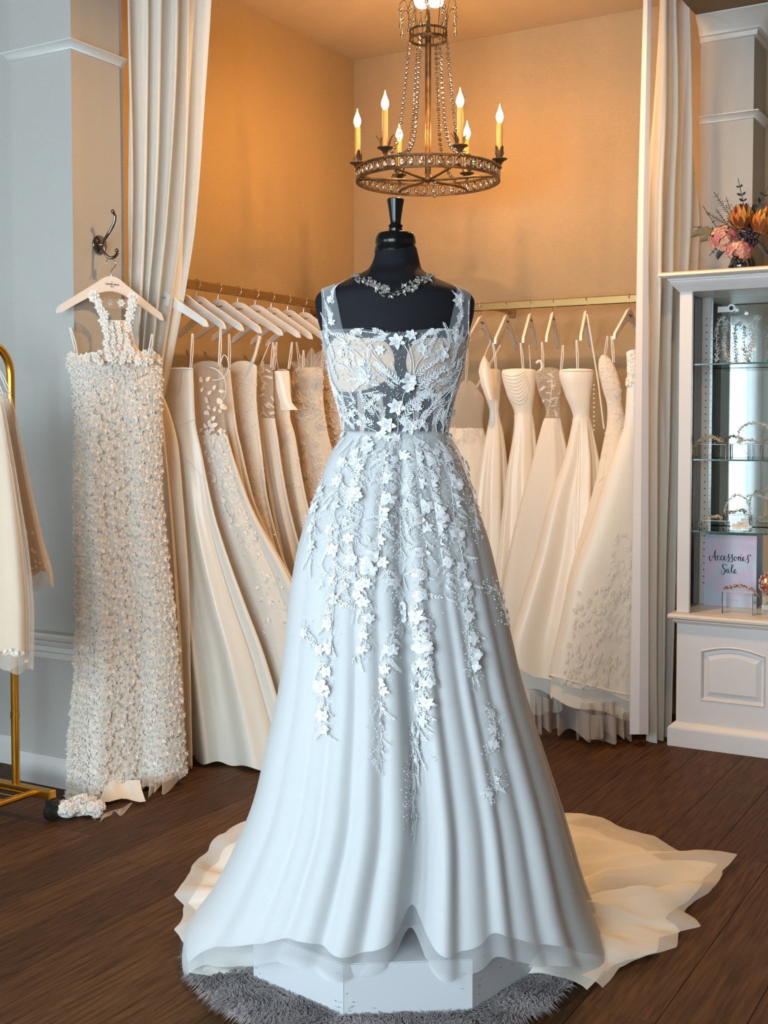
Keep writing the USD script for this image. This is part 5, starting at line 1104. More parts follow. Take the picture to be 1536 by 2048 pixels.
for xq in (gx - .23, gx + .10): part(rk, 'shelf_bar', tube([(xq, gy, .088), (xq, gy - 1.5, .088)], .011, 10), M['gold'], smooth=True)
part(rk, 'shelf_mesh', cat([tube([(gx - .23, gy - q, .09), (gx + .10, gy - q, .09)], .0025, 5) for q in np.arange(.04, 1.5, .045)]), M['gold'])
def rack_gown(label, rows, D, hem, seed, lab2):
    g = Gown(label, rows, D, hem, 'net_ivory', 7, .016, group='gowns on the gold rack', seed=seed, lining=(-.05, 'lining_peach'), neck=.002)
    return g
g2 = rack_gown('sheer ivory gown behind the nearest one on the gold rack, hem cut short', [(785, -40, 21, .4, 0), (850, -60, 35, .4, .2), (950, -80, 52, .4, .5), (1080, -90, 78, .4, .8), (1165, -95, 97, .4, 1), (1200, -95, 97, .4, 1)], 3.72, (1215, 1172), 50, '')
g2.scatter('cut_out_petal', BIGP, 10, (1050, 1110), (.55, .92), (.012, .02), off=.003); g2.sparkle(30, (1130, 1160), (.7, .95), (.001, .0025)); g2.scatter('cut_out_petal', BIGP, 6, (1120, 1155), (.75, .93), (.010, .016), off=.003)
g3 = rack_gown('ivory tulle gown nearest on the gold rack at the left edge', [(790, -60, 6, .4, 0), (900, -80, 22, .4, .3), (1000, -90, 36, .4, .5), (1100, -100, 48, .4, .8), (1250, -110, 57, .4, 1), (1345, -110, 56, .4, 1)], 3.52, (1345, 1338), 51, '')
g3.scatter('cut_out_petal', BIGP, 8, (1295, 1322), (.55, .9), (.010, .016), off=.002)
for k, dy in enumerate((.62, .86, 1.12)):  # rack gowns out of view, placed to shade the lower left column
    cc = np.array([gx + .02, gy - dy, 0]); D_ = float(cc @ HF); pc = 768 + float(cc @ R) / D_ * FPX; q = FPX / D_
    zy = lambda z: 962.8 + FPX * ((CAM_H - z) * math.cos(PITCH) - D_ * math.sin(PITCH)) / (D_ * math.cos(PITCH) + (CAM_H - z) * math.sin(PITCH))
    rack_gown(['unseen ivory gown in the middle of the gold rack, out of view, placed to shade the left column', 'unseen ivory gown nearer the camera on the gold rack, out of view, placed to shade the left column', 'unseen ivory gown nearest the camera end of the gold rack, out of view, placed to shade the left column'][k], [(zy(1.42), pc - .17 * q, pc + .17 * q, .4, 0), (zy(1.1), pc - .16 * q, pc + .16 * q, .4, .2), (zy(.7), pc - .24 * q, pc + .22 * q, .4, .7), (zy(.34), pc - .29 * q, pc + .25 * q, .4, 1)], D_, (zy(.35), zy(.35)), 60 + k, '')
for gg, x0 in ((g2, 14), (g3, -2)): gg.strap((x0 - 20, 735), (x0 + 4, 788), .0022)
# ================================================================== glass display cabinet
YF, YB, XL, XR_ = 4.74, 5.085, -1.385, -0.45
pane('cabinet_glass', (0.90, 0.96, 0.95), 0.01)
pane('shelf_glass', (0.86, 0.95, 0.93), 0.02)
mat('glass_edge', (0.02, 0.11, 0.10), 0.1, specular_ior_level=0.8)
mat('mirror', (0.78, 0.86, 0.86), 0.03, metallic=1.0)
pane('acrylic', (0.95, 0.97, 0.97), 0.03)
mat('acrylic_edge', (0.55, 0.62, 0.62), 0.15)
mat('dark_hole', (0.03, 0.03, 0.03), 0.8)
cab = thing('display_cabinet', 'white glass-shelved display cabinet with an arched panel base at the right edge', 'cabinet', (XL, YF, 0))
CT, TOPZ = .540, 1.896
def lmould(prof, yface, name, mat_='cabinet_paint', label=None):
    p = np.array(prof); rows = [[(XL - o, YB, z), (XL - o, yface - o, z), (XR_ + o, yface - o, z), (XR_ + o, YB, z)] for o, z in p]
    part(cab, name, grid(np.array(rows)[::-1]), M[mat_], smooth=35, label=label)
lmould([(.027, 0), (.027, .070), (.024, .078), (.016, .084), (.010, .092), (.002, .096), (0, .097)], YF + .027, 'plinth')
# base front: a board with an arched opening, a raised panel set in it
fx0, fx1, fz0, fz1 = -1.284, -1.036, .196, .392
def arch(x0, x1, z0, z1, rise, n=16):
    t = np.linspace(0, 1, n); return [(x0, z0), (x1, z0)] + [(x1 + (x0 - x1) * q, z1 + rise * math.sin(PI * q)) for q in t]
yb = YF + .027
o_ = Polygon([(XL, .09), (XR_, .09), (XR_, .515), (XL, .515)]); 
holes = [arch(fx0, fx1, fz0, fz1, .022), arch(-.80, -.55, fz0, fz1, .022)]
m_ = trimesh.creation.extrude_polygon(Polygon(o_.exterior.coords, holes), .018, engine='earcut'); v = np.array(m_.vertices)
part(cab, 'front_board', (np.stack([v[:, 0], yb + v[:, 2], v[:, 1]], 1), np.array(m_.faces)[:, ::-1]), M['cabinet_paint'], smooth=False)
def raised(x0, x1):
    rings = []
    for ins, y in ((-.0035, .0), (.0, -.0035), (.003, .0), (.006, .008), (.008, .012), (.014, .012), (.034, .002), (.036, .002)):
        q = np.array(arch(x0 + ins, x1 - ins, fz0 + ins, fz1 - ins, .022 - ins * .1, 24)); rings.append(np.stack([q[:, 0], np.full(len(q), yb + y), q[:, 1]], 1))
    A = np.array(rings); vv, ff = grid(A, True); n = A.shape[1]
    c = A[-1].mean(0); vv = np.vstack([vv, c]); k = np.arange(n); ff = np.vstack([ff, np.stack([(len(rings) - 1) * n + k, (len(rings) - 1) * n + (k + 1) % n, np.full(n, len(vv) - 1)], 1)])
    return vv, ff
for x0, x1 in ((fx0, fx1), (-.80, -.55)): part(cab, 'arched_panel', raised(x0, x1), M['cabinet_paint'], smooth=25)
part(cab, 'base_side', cat([box(XL, XL + .018, yb + .018, YB, .0, .515), box(XR_ - .018, XR_, yb + .018, YB, .0, .515)]), M['cabinet_paint'], smooth=False)
lmould([(-.4, CT), (.020, CT), (.028, CT - .004), (.032, CT - .012), (.030, CT - .020), (.022, CT - .026), (.014, CT - .028), (.014, CT - .032), (.008, CT - .036), (.004, CT - .042), (-.002, CT - .046)], YF + .027, 'counter_top', 'cabinet_top_lit_paint')
part(cab, 'counter_board', box(XL + .001, XR_ - .001, yb + .001, YB, CT - .02, CT + .0005), M['cabinet_top_lit_paint'], smooth=False)
for x in (XL - .002, XR_ - .050): part(cab, 'front_post', box(x, x + .052, yb - .004, yb + .016, CT + .0005, 1.835, .002), M['cabinet_paint'], smooth=False)
part(cab, 'left_glass', box(XL + .006, XL + .012, yb + .016, YB - .035, CT + .004, 1.828), M['cabinet_glass'], smooth=False, label='side glass pane')
part(cab, 'right_glass', box(XR_ - .012, XR_ - .006, yb + .016, YB - .035, CT + .004, 1.828), M['cabinet_glass'], smooth=False)
part(cab, 'back_mirror', box(XL + .045, XR_ - .045, YB - .012, YB - .006, CT + .002, 1.828), M['mirror'], smooth=False, label='mirrored back')
part(cab, 'back_board', box(XL, XR_, YB - .006, YB + .004, 0, 1.85), M['cabinet_paint'], smooth=False)
for x in (XL, XR_ - .045): 
    sp = part(cab, 'back_post', box(x, x + .045, YB - .035, YB - .0065, CT + .001, 1.83, .0015), M['cabinet_paint'], smooth=False)
    if x == XL:
        hz_ = np.arange(CT + .09, 1.75, .0285)
        def dot(p, ax): 
            a = np.arange(8) * PI / 4; e = np.eye(3); u, w = e[(ax + 1) % 3], e[(ax + 2) % 3]
            return np.vstack([p + .0028 * (np.cos(a)[:, None] * u + np.sin(a)[:, None] * w), p]), np.array([[i, (i + 1) % 8, 8] for i in range(8)])
        part(sp, 'peg_holes', cat([dot(np.array([x + .030, YB - .0354, z]), 1) for z in hz_] + [dot(np.array([x + .0452, YB - .022, z]), 0) for z in hz_]), M['dark_hole'], smooth=False, kind='stuff')
part(cab, 'top_board', box(XL, XR_, yb - .002, YB, 1.828, 1.850), M['cabinet_paint'], smooth=False)
lmould([(-.004, 1.824), (.004, 1.826), (.010, 1.834), (.022, 1.846), (.030, 1.856), (.034, 1.862), (.034, 1.868), (.040, 1.869), (.042, 1.876), (.050, 1.877)], YF + .027, 'cornice')
lmould([(.050, 1.877), (.064, 1.879), (.072, 1.886), (.070, 1.895), (.060, 1.901), (-.5, 1.901)], YF + .027, 'cornice_cap', 'cabinet_top_lit_paint')
part(cab, 'top_deck', box(XL, XR_, yb, YB, 1.88, 1.9005), M['cabinet_top_lit_paint'], smooth=False)
SHZ = (1.540, 1.160, .873)
for z in SHZ:
    sh = part(cab, 'glass_shelf', box(XL + .046, XR_ - .046, yb + .018, YB - .036, z - .006, z), M['shelf_glass'], smooth=False)
    part(sh, 'front_edge', box(XL + .046, XR_ - .046, yb + .0165, yb + .018, z - .006, z), M['glass_edge'], smooth=False, label='dark green shelf edge')
# lamp tube end inside the top
lp = on(1465, 617, 1, 4.98)
lampt = part(cab, 'lamp_tube', cat([tube([lp + (0, -.02, 0), lp + (0, .04, 0)], .0165, 20)]), M['cabinet_paint'])
part(cab, 'lamp_socket', tube([lp + (0, -.0215, 0), lp + (0, -.0195, 0)], .0085, 16), M['dark_hole']); part(cab, 'lamp_bracket', box(lp[0] - .06, lp[0] - .012, lp[1] - .004, lp[1] + .004, lp[2] - .014, lp[2] + .010, .001), M['cabinet_paint'])
# ------------------------------------------------------------------ things in the cabinet
mat('silver_bead', (0.88, 0.87, 0.86), 0.15, metallic=0.45, specular_ior_level=1.0); mat('gold_bead', (0.85, 0.66, 0.36), 0.2, metallic=0.5); mat('rose_bead', (0.55, 0.16, 0.07), 0.15, metallic=0.7)
cr = np.random.default_rng(60)
def riser(xl, xr, zb, h, yc, label, dep=.05):
    t = thing('acrylic_riser', label, 'display stand', ((xl + xr) / 2, yc, zb), 'clear acrylic risers'); w = .003
    part(t, 'top_plate', box(xl, xr, yc - dep / 2, yc + dep / 2, zb + h - w, zb + h), M['acrylic'], smooth=False)
    for x in (xl, xr - w): part(t, 'leg_plate', box(x, x + w, yc - dep / 2, yc + dep / 2, zb, zb + h - w), M['acrylic'], smooth=False)
    part(t, 'edge', cat([tube([(xl, yc - dep / 2, zb), (xl, yc - dep / 2, zb + h), (xr, yc - dep / 2, zb + h), (xr, yc - dep / 2, zb)], .0011, 5)]), M['acrylic_edge'], smooth=False)
    return t
def beaded(name, label, cat_, path, n, rad, spread, m='silver_bead', wire='silver_bead', wires=(), m2=None, grp=None):
    path = np.array(path); c = path.mean(0); t = thing(name, label, cat_, c, grp)
    p = spline(path, 80); part(t, 'wire', cat([tube(p[::3], .0009, 5)] + [tube(spline(np.array(w), 10), .0009, 5) for w in wires]), M[wire], smooth=True)
    i = cr.integers(0, 80, n); q = p[i] + cr.normal(0, 1, (n, 3)) * spread; r = cr.uniform(rad[0], rad[1], n)
    if m2: k = n // 2; part(t, 'beads', many(OCT, q[:k], r[:k]), M[m], smooth=False); part(t, 'coloured_beads', many(ICO, q[k:], r[k:] * .9), M[m2], smooth=False)
    else: part(t, 'beads', many(OCT, q, r), M[m], smooth=False)
    return t
C1 = lambda x, y, Y=4.93: on(x, y, 1, Y)
def stand(x, y0, zb, label, Y=4.95):
    p = C1(x, y0, Y); t = thing('necklace_stand', label, 'display stand', (p[0], Y, zb)); part(t, 'upright', box(p[0] - .011, p[0] + .011, Y - .002, Y + .002, zb + .003, p[2]), M['acrylic'], smooth=False); part(t, 'foot', box(p[0] - .03, p[0] + .03, Y - .025, Y + .025, zb, zb + .003), M['acrylic'], smooth=False); return t
stand(1446, 636, SHZ[0], 'clear upright stand under the left beaded hair vine on the top glass shelf'); stand(1513, 632, SHZ[0], 'clear upright stand under the right beaded hair vine on the top glass shelf')
z0 = SHZ[0] + .004
beaded('hair_vine', 'long silver beaded hair vine draped on the left of the top glass shelf', 'hair vine', [C1(1431, 724, 4.90), C1(1434, 690, 4.92), C1(1436, 650, 4.93), C1(1443, 637, 4.94), C1(1451, 641, 4.93), C1(1452, 670, 4.92), C1(1451, 700, 4.90), C1(1458, 724, 4.88)], 420, (.0015, .0035), (.0055, .006, .006), wires=[[C1(1455, 700, 4.89), C1(1463, 716, 4.87), C1(1471, 724, 4.86)], [C1(1450, 710, 4.89), C1(1455, 722, 4.86), C1(1475, 725, 4.86)]], grp='beaded hair vines on the top shelf')
beaded('hair_vine', 'long silver beaded hair vine with a price tag, right end of the top glass shelf', 'hair vine', [C1(1499, 693, 4.92), C1(1503, 665, 4.93), C1(1508, 640, 4.94), C1(1514, 634, 4.94), C1(1512, 660, 4.93), C1(1505, 690, 4.92), C1(1500, 706, 4.90), C1(1492, 722, 4.87)], 360, (.0015, .0035), (.0055, .006, .006), wires=[[C1(1492, 722, 4.87), C1(1484, 719, 4.87), C1(1474, 724, 4.86)]], grp='beaded hair vines on the top shelf')
tg = C1(1508, 699, 4.89); t = thing('price_tag', 'tiny white price tag hanging by the beaded hair vine', 'tag', tg); part(t, 'card', box(tg[0] - .008, tg[0] + .008, 4.889, 4.890, tg[2] - .006, tg[2] + .006), M['cabinet_paint'], smooth=False)
p0, p1 = C1(1390, 888, 4.86), C1(1452, 888, 4.86)
riser(p0[0], p1[0], SHZ[1], p0[2] - SHZ[1], 4.88, 'clear acrylic riser under the left tiara on the middle glass shelf')
beaded('tiara', 'gold and silver leaf tiara on the left riser of the middle glass shelf', 'tiara', [C1(1385, 908, 4.87), C1(1391, 890, 4.86), C1(1402, 878, 4.86), C1(1416, 873, 4.87), C1(1430, 876, 4.88), C1(1443, 884, 4.89)], 200, (.0016, .0034), (.004, .006, .004), 'silver_bead', 'gold_bead', m2='gold_bead')
p0, p1 = C1(1460, 888, 4.86), C1(1523, 888, 4.86)
riser(p0[0], p1[0], SHZ[1], p0[2] - SHZ[1], 4.88, 'clear acrylic riser under the round beaded circlet on the middle glass shelf')
beaded('tiara', 'round silver beaded circlet standing on the middle glass shelf', 'tiara', [C1(1478, 886, 4.86), C1(1476, 870, 4.86), C1(1482, 856, 4.87), C1(1495, 848, 4.89), C1(1512, 846, 4.91), C1(1530, 850, 4.92), C1(1540, 862, 4.92)], 240, (.0015, .0032), (.003, .005, .003), wires=[[C1(1480, 886, 4.85), C1(1488, 900, 4.83), C1(1496, 911, 4.82)]])
beaded('tiara', 'low silver beaded comb lying across the riser top, middle glass shelf', 'tiara', [C1(1478, 884, 4.85), C1(1490, 880, 4.86), C1(1503, 880, 4.87), C1(1514, 884, 4.88)], 110, (.0016, .0032), (.004, .006, .003))
p0, p1 = C1(1398, 1040, 4.86), C1(1455, 1040, 4.86)
riser(p0[0], p1[0], SHZ[2], p0[2] - SHZ[2], 4.88, 'clear acrylic riser on the lowest glass shelf')
beaded('tiara', 'small gold flower tiara on the riser of the lowest glass shelf', 'tiara', [C1(1409, 1036, 4.87), C1(1422, 1034, 4.86), C1(1434, 1033, 4.86), C1(1444, 1038, 4.88)], 120, (.0015, .0034), (.004, .006, .0035), m2='gold_bead')
beaded('tiara', 'large round circlet of dark silver leaves on the lowest glass shelf', 'tiara', [C1(1451, 1026, 4.86), C1(1453, 1008, 4.87), C1(1463, 995, 4.88), C1(1477, 990, 4.90), C1(1490, 996, 4.91), C1(1498, 1012, 4.91), C1(1499, 1030, 4.90), C1(1490, 1046, 4.89)], 190, (.0014, .0030), (.0028, .005, .0028), wires=[[C1(1446, 1042, 4.86), C1(1460, 1050, 4.86), C1(1480, 1048, 4.87), C1(1490, 1042, 4.88)]])
beaded('tiara', 'straight silver beaded band at the right of the lowest glass shelf', 'tiara', [C1(1492, 994, 4.93), C1(1506, 990, 4.93), C1(1522, 993, 4.93), C1(1540, 997, 4.93)], 90, (.0014, .003), (.003, .005, .0025))
wf = C1(1483, 1056, 4.85); t = thing('hair_flower', 'white cloth hair flower lying on the lowest glass shelf', 'hair ornament', (wf[0], wf[1], SHZ[2]))
for k, (dx, dz, s) in enumerate(((-.022, .004, .022), (.0, .012, .026), (.022, .006, .022), (.012, .030, .016), (-.006, .004, .02))):
    v, f = flower(6, 1, .34, .3, .3, 90 + k, inner=True, center=False); q = np.stack([v[:, 0] * s + wf[0] + dx, wf[1] - v[:, 2] * s - .004 * k, v[:, 1] * s * .6 + SHZ[2] + .014 + dz], 1); q[:, 2] = np.maximum(q[:, 2], SHZ[2] + .001); part(t, 'bloom', (q, f), M['petal_white'], smooth=40)
# the sign
nodes = {'tc': ('texture_coordinate', {}), 'n': ('noise_texture', {'scale': 9.0, 'detail': 1.0}), 'r': ('rgb_ramp', {'ramp': [(.35, (0.52, 0.64, 0.80)), (.62, (0.66, 0.56, 0.78))]}), 'p': ('principled_bsdf', {'roughness': .35})}
M['sign_board'] = usdkit.material(stage, '/World/Looks/sign_board', nodes, [('tc.object', 'n.vector'), ('n.fac', 'r.fac'), ('r.color', 'p.base_color')], surface='p.BSDF')
s0 = on(1408, 1202, 2, CT + .001); SY = 5.015
sx0, sx1, sz0, sz1 = on(1408, 1202, 1, SY)[0], on(1512, 1202, 1, SY)[0], CT + .001, on(1460, 1070, 1, SY)[2]
sg = thing('sign', 'pale lilac and blue sign reading Accessories Sale on the cabinet counter', 'sign', ((sx0 + sx1) / 2, SY, sz0))
part(sg, 'board', box(sx0, sx1, SY, SY + .006, sz0, sz1), M['sign_board'], smooth=False)
def S2(p): p = np.asarray(p, float); return np.stack([sx0 + (p[:, 0] - 348) / 966 * (sx1 - sx0), np.full(len(p), SY - .0006), sz1 - (p[:, 1] - 268) / 1215 * (sz1 - sz0)], 1)
def stroke(pts, wt=13.0, thin=5.0):
    p = spline(np.array(pts, float), max(14, 6 * len(pts))); t = np.gradient(p, axis=0); L = np.linalg.norm(t, axis=1, keepdims=True) + 1e-9; t = t / L; n = np.stack([-t[:, 1], t[:, 0]], 1)
    w = (thin + (wt - thin) * np.clip(t[:, 1] * 1.2, 0, 1) ** 1.5)[:, None] / 2; w = np.convolve(np.pad(w[:, 0], 2, mode='edge'), np.ones(5) / 5, 'valid')[:, None] + .6
    return grid(np.stack([S2(p - n * w), S2(p + n * w)], 1))
LET = [[(458, 640), (443, 690), (462, 722), (492, 690), (525, 610), (552, 535)], [(552, 535), (545, 590), (546, 650), (554, 700), (566, 716)], [(482, 655), (530, 646), (576, 652)],
       [(628, 638), (612, 624), (594, 642), (590, 676), (608, 698), (648, 668)], [(694, 638), (678, 624), (660, 642), (656, 676), (674, 698), (712, 668)], [(712, 668), (742, 645), (734, 624), (716, 642), (713, 680), (736, 698), (772, 668)],
       [(768, 672), (790, 630), (806, 588)], [(806, 588), (800, 628), (812, 672), (802, 712), (770, 712)], [(828, 676), (850, 636), (872, 590)], [(872, 590), (864, 630), (876, 676), (862, 718), (826, 712)],
       [(936, 628), (912, 640), (904, 676), (922, 698), (942, 680), (944, 644), (930, 630)], [(944, 640), (965, 645), (988, 618)], [(988, 618), (984, 650), (978, 694)], [(980, 660), (998, 630), (1014, 640)],
       [(1030, 626), (1020, 660), (1026, 694), (1054, 672)], [(1040, 588), (1037, 600)], [(1056, 670), (1086, 645), (1080, 624), (1064, 642), (1062, 680), (1084, 698), (1116, 668)], [(1112, 672), (1150, 630), (1172, 592), (1200, 588), (1206, 606)], [(1172, 592), (1152, 630), (1166, 676), (1160, 716), (1128, 716)],
       [(768, 796), (748, 766), (708, 770), (690, 802)], [(690, 802), (712, 838), (738, 868), (730, 910), (698, 938), (668, 922), (672, 890), (696, 884)], [(802, 852), (776, 852), (764, 886), (782, 906), (804, 876)], [(806, 850), (800, 884), (816, 904), (842, 876)], [(842, 876), (872, 826), (884, 774), (868, 766)], [(868, 766), (858, 820), (860, 880), (876, 906), (900, 884)], [(898, 884), (936, 862), (928, 842), (908, 862), (906, 896), (928, 910), (960, 884)]]
part(sg, 'script_lettering', cat([stroke(q, 17, 6) for q in LET]), M['ink'], smooth=False, label='dark script words')
for txt, hgt, xc, yc in (('C A S A B L A N C A', 20, 830, 1362), ('B R I D A L', 9, 840, 1408)):
    v, f = V(meshkit.text_mesh(txt, 1.0, .02)); sc = hgt / 1215 * (sz1 - sz0); q = S2(np.array([(xc, yc)]))[0]
    part(sg, 'small_lettering', (np.stack([q[0] + (v[:, 0] - v[:, 0].max() / 2) * sc, np.full(len(v), SY - .0006) - v[:, 2] * sc, q[2] - sc / 2 + v[:, 1] * sc], 1), f), M['grey_ink'], smooth=False)
p0, p1 = on(1445, 1182, 1, 4.84), on(1508, 1182, 1, 4.84)
riser(p0[0], p1[0], CT + .001, p0[2] - CT - .001, 4.86, 'clear acrylic riser in front of the pale lilac sign', .06)
C2 = lambda x, y: on(x, y, 1, 4.85)
beaded('hair_comb', 'copper red beaded hair comb on the riser in front of the lilac sign', 'hair comb', [C2(1448, 1176), C2(1460, 1175), C2(1475, 1171), C2(1488, 1173), C2(1502, 1178), C2(1516, 1190)], 170, (.0015, .0034), (.006, .006, .0028), 'silver_bead', 'gold_bead', m2='rose_bead')
C3 = lambda x, y: on(x, y, 1, 4.93)
br = C3(1536, 1168); t = thing('brooch', 'big round silver brooch at the right edge beside the lilac sign', 'brooch', br); q = cr.normal(0, 1, (260, 3)); q /= np.linalg.norm(q, axis=1, keepdims=True); part(t, 'beads', many(OCT, br + q * np.array([.036, .014, .046]), cr.uniform(.002, .0045, 260)), M['silver_bead'], smooth=False); part(t, 'core', (ICO2[0] * np.array([.033, .011, .043]) + br, ICO2[1]), M['rose_bead'], smooth=True)
part(t, 'stand', box(br[0] - .012, br[0] + .012, 4.925, 4.935, CT + .001, br[2] - .03), M['acrylic'], smooth=False)
wb = on(1523, 1220, 2, CT); t = thing('small_box', 'small white box lying on the cabinet counter at the right edge', 'box', wb); part(t, 'base', box(wb[0], wb[0] + .07, wb[1], wb[1] + .05, CT + .001, CT + .012, .001), M['cabinet_paint'], smooth=False); part(t, 'lid', box(wb[0] - .001, wb[0] + .071, wb[1] - .001, wb[1] + .051, CT + .0121, CT + .020, .001), M['cabinet_paint'], smooth=False)
# ================================================================== bouquet on the cabinet top
pane('vase_glass', (0.96, 0.97, 0.97), 0.01)
mat('stem_dark', (0.028, 0.030, 0.018), 0.6); mat('leaf_dark', (0.022, 0.024, 0.020), 0.5); mat('leaf_olive', (0.10, 0.085, 0.03), 0.5); mat('plum', (0.10, 0.04, 0.05), 0.6); mat('berry', (0.025, 0.018, 0.035), 0.35)
mat('petal_pink', (0.52, 0.16, 0.20), 0.6, color2=(0.62, 0.34, 0.26), vscale=26); mat('petal_cream', (0.66, 0.46, 0.28), 0.6); mat('petal_orange', (0.50, 0.10, 0.015), 0.55, color2=(0.60, 0.30, 0.03), vscale=40, stretch=(1, 1, .3)); mat('petal_brown', (0.16, 0.045, 0.012), 0.6)
BY = 4.93; TD = 1.9012
B = lambda x, y, dy=0.0: on(x, y, 1, BY + dy)
vb = B(1482, 534, 0); vz = TD
va = thing('glass_vase', 'low clear glass bowl vase holding the flowers on the cabinet', 'vase', (vb[0], BY, vz))
part(va, 'bowl', lathe([(0, vz + .001), (.026, vz + .001), (.036, vz + .008), (.044, vz + .028), (.042, vz + .052), (.036, vz + .068), (.034, vz + .067), (.040, vz + .051), (.0415, vz + .028), (.034, vz + .010), (0, vz + .007)], (vb[0], BY, 0), 40), M['vase_glass'], smooth=True)
part(va, 'stones', lathe([(0, vz + .0075), (.033, vz + .0105), (.040, vz + .028), (.039, vz + .044), (0, vz + .046)], (vb[0], BY, 0), 24), M['berry'], smooth=True, label='dark filling in the bowl')
gb = on(1486, 515, 1, 5.03); va2 = thing('glass_vase', 'clear round glass globe behind the bowl of flowers', 'vase', (gb[0], 5.03, vz)); rg = .096
part(va2, 'globe', lathe([(0, vz + .001)] + [(rg * math.cos(a), vz + rg * .92 + rg * math.sin(a)) for a in np.linspace(-1.15, 1.2, 24)] + [(.033, vz + rg * 1.92)], (gb[0], 5.03, 0), 48) if False else lathe([(0, vz + .001)] + [(.052 * math.cos(a), vz + .052 * .92 + .052 * math.sin(a)) for a in np.linspace(-1.15, 1.1, 20)], (gb[0] , 5.035, 0), 40), M['vase_glass'], smooth=True)
foot = np.array([vb[0], BY, vz + .046]); br_ = np.random.default_rng(88)
def stem(t, top, r=.0022, bend=.02):
    m = (foot + top) / 2 + np.array([0, 0, .02]) + R * bend * np.sign((top - foot) @ R); part(t, 'stem', tube(spline([foot + np.array([.012 * np.sign((top - foot) @ R), 0, .0]), m, top], 12), r, 6), M['stem_dark'], smooth=True)
def protea(c, axis, s, label):
    t = thing('protea', label, 'flower', foot, 'bouquet flowers'); stem(t, c - axis * s * .5)
    e1 = np.cross(axis, HF); e1 /= np.linalg.norm(e1); e2 = np.cross(axis, e1)
    part(t, 'heart', (lambda v, f: (c + v[:, :1] * s * .24 * e1 + v[:, 1:2] * s * .24 * e2 + v[:, 2:3] * s * .44 * axis, f))(*ICO2), M['petal_brown'], smooth=True)
    for ring, (n, rad, L, w, flare, m) in enumerate(((8, .22, 1.02, .15, .02, 'petal_orange'), (10, .30, .98, .14, .06, 'petal_brown'), (12, .36, .88, .13, .12, 'petal_orange'), (12, .40, .68, .12, .20, 'petal_orange'), (10, .40, .46, .11, .28, 'petal_brown'))):
        for k in range(n):
            a = 2 * PI * (k + .5 * ring) / n + br_.uniform(-.12, .12); d = e1 * math.cos(a) + e2 * math.sin(a); tn = -e1 * math.sin(a) + e2 * math.cos(a); q = np.linspace(0, 1, 7); l = L * s * br_.uniform(.88, 1.1)
            rr = rad * s * (.45 + .75 * np.sin(q * PI * .55)) * (1 - .34 * q ** 3) + flare * s * q ** 4; ww = w * s * np.sin(PI * np.clip(q * .84 + .13, 0, 1)) ** .9
            cen = c + axis * (-.5 * s + l * q)[:, None] + d * rr[:, None]; part(t, 'petal', grid(np.stack([cen - tn * ww[:, None] + d * .03 * s, cen, cen + tn * ww[:, None] + d * .03 * s], 1)), M[m], smooth=True)
ax = lambda a: R * math.sin(a) + UP * math.cos(a)
sp_ = 4.95 / FPX
protea(B(1483, 434, -.03), ax(-.05), 44 * sp_, 'orange red protea bloom standing upright in the bouquet'); protea(B(1528, 444, -.04), ax(.35), 46 * sp_, 'orange yellow protea bloom leaning to the right edge of the photo')
def hydrangea(c, rx, rz, n, label, seed):
    t = thing('hydrangea', label, 'flower', foot, 'bouquet flowers'); stem(t, c); r = np.random.default_rng(seed)
    for k in range(n):
        a, e = r.uniform(0, 2 * PI), math.asin(r.uniform(-.75, 1)); nr = R * math.cos(a) * math.cos(e) - HF * math.sin(a) * math.cos(e) + UP * math.sin(e)
        if nr @ HF > .45: continue
        p = c + R * (nr @ R) * rx + HF * (nr @ HF) * rx * .7 + UP * nr[2] * rz; e1 = np.cross(nr, UP + .01 * R); e1 /= np.linalg.norm(e1); e2 = np.cross(nr, e1); s = r.uniform(.013, .0185); ro = r.uniform(0, 2)
        v, f = cat([petal(1, .50, .12, 3, .0, .15, ro + k2 * PI / 2, .05) for k2 in range(4)]); part(t, 'floret', (p + v[:, :1] * s * e1 + v[:, 1:2] * s * e2 + v[:, 2:3] * s * nr, f), M['petal_cream' if r.random() < .2 else 'petal_pink'], smooth=40)
    part(t, 'core', (ICO2[0] * np.array([.62, .5, .62]) * np.array([rx, rx, rz]) + c, ICO2[1]), M['petal_pink'], smooth=True)
hydrangea(B(1448, 478, -.05), .055, .052, 90, 'big pink hydrangea head at the lower left of the bouquet', 1); hydrangea(B(1478, 502, -.06), .050, .034, 60, 'smaller pink hydrangea head hanging over the glass bowl', 2)
def sprigs(name, label, base, tip, n, L, w, m, bend=0.0, cat_='foliage', narrow=False):
    t = thing(name, label, cat_, foot, 'bouquet greenery'); b, q = B(*base), B(*tip, -.01); mid = (b + q) / 2 + R * bend; p = spline([foot, b, mid, q] , 30); part(t, 'stem', tube(p, .0014, 5), M['stem_dark'], smooth=True)
    seg = p[9:]; r = np.random.default_rng(int(base[0] * 7 + tip[1]))
    for k in range(n):
        f_ = (k + .3) / n; i = min(int(f_ * (len(seg) - 2)), len(seg) - 2); tg_ = seg[i + 1] - seg[i]; tg_ /= np.linalg.norm(tg_); sdv = np.cross(tg_, HF); sdv /= np.linalg.norm(sdv)
        for s in (-1, 1):
            a = r.uniform(.8, 1.25); d = tg_ * math.cos(a) + sdv * s * math.sin(a) - HF * r.uniform(-.3, .4); d /= np.linalg.norm(d); nn = np.cross(d, HF); nn /= np.linalg.norm(nn); l = L * (1 - .5 * f_) * r.uniform(.8, 1.2)
            v, f = petal(1, w, .06, 4, 1.0 if narrow else .3, .1); part(t, 'leaf', (seg[i] + v[:, :1] * l * d + v[:, 1:2] * l * nn - v[:, 2:3] * l * HF, f), M[m], smooth=40)
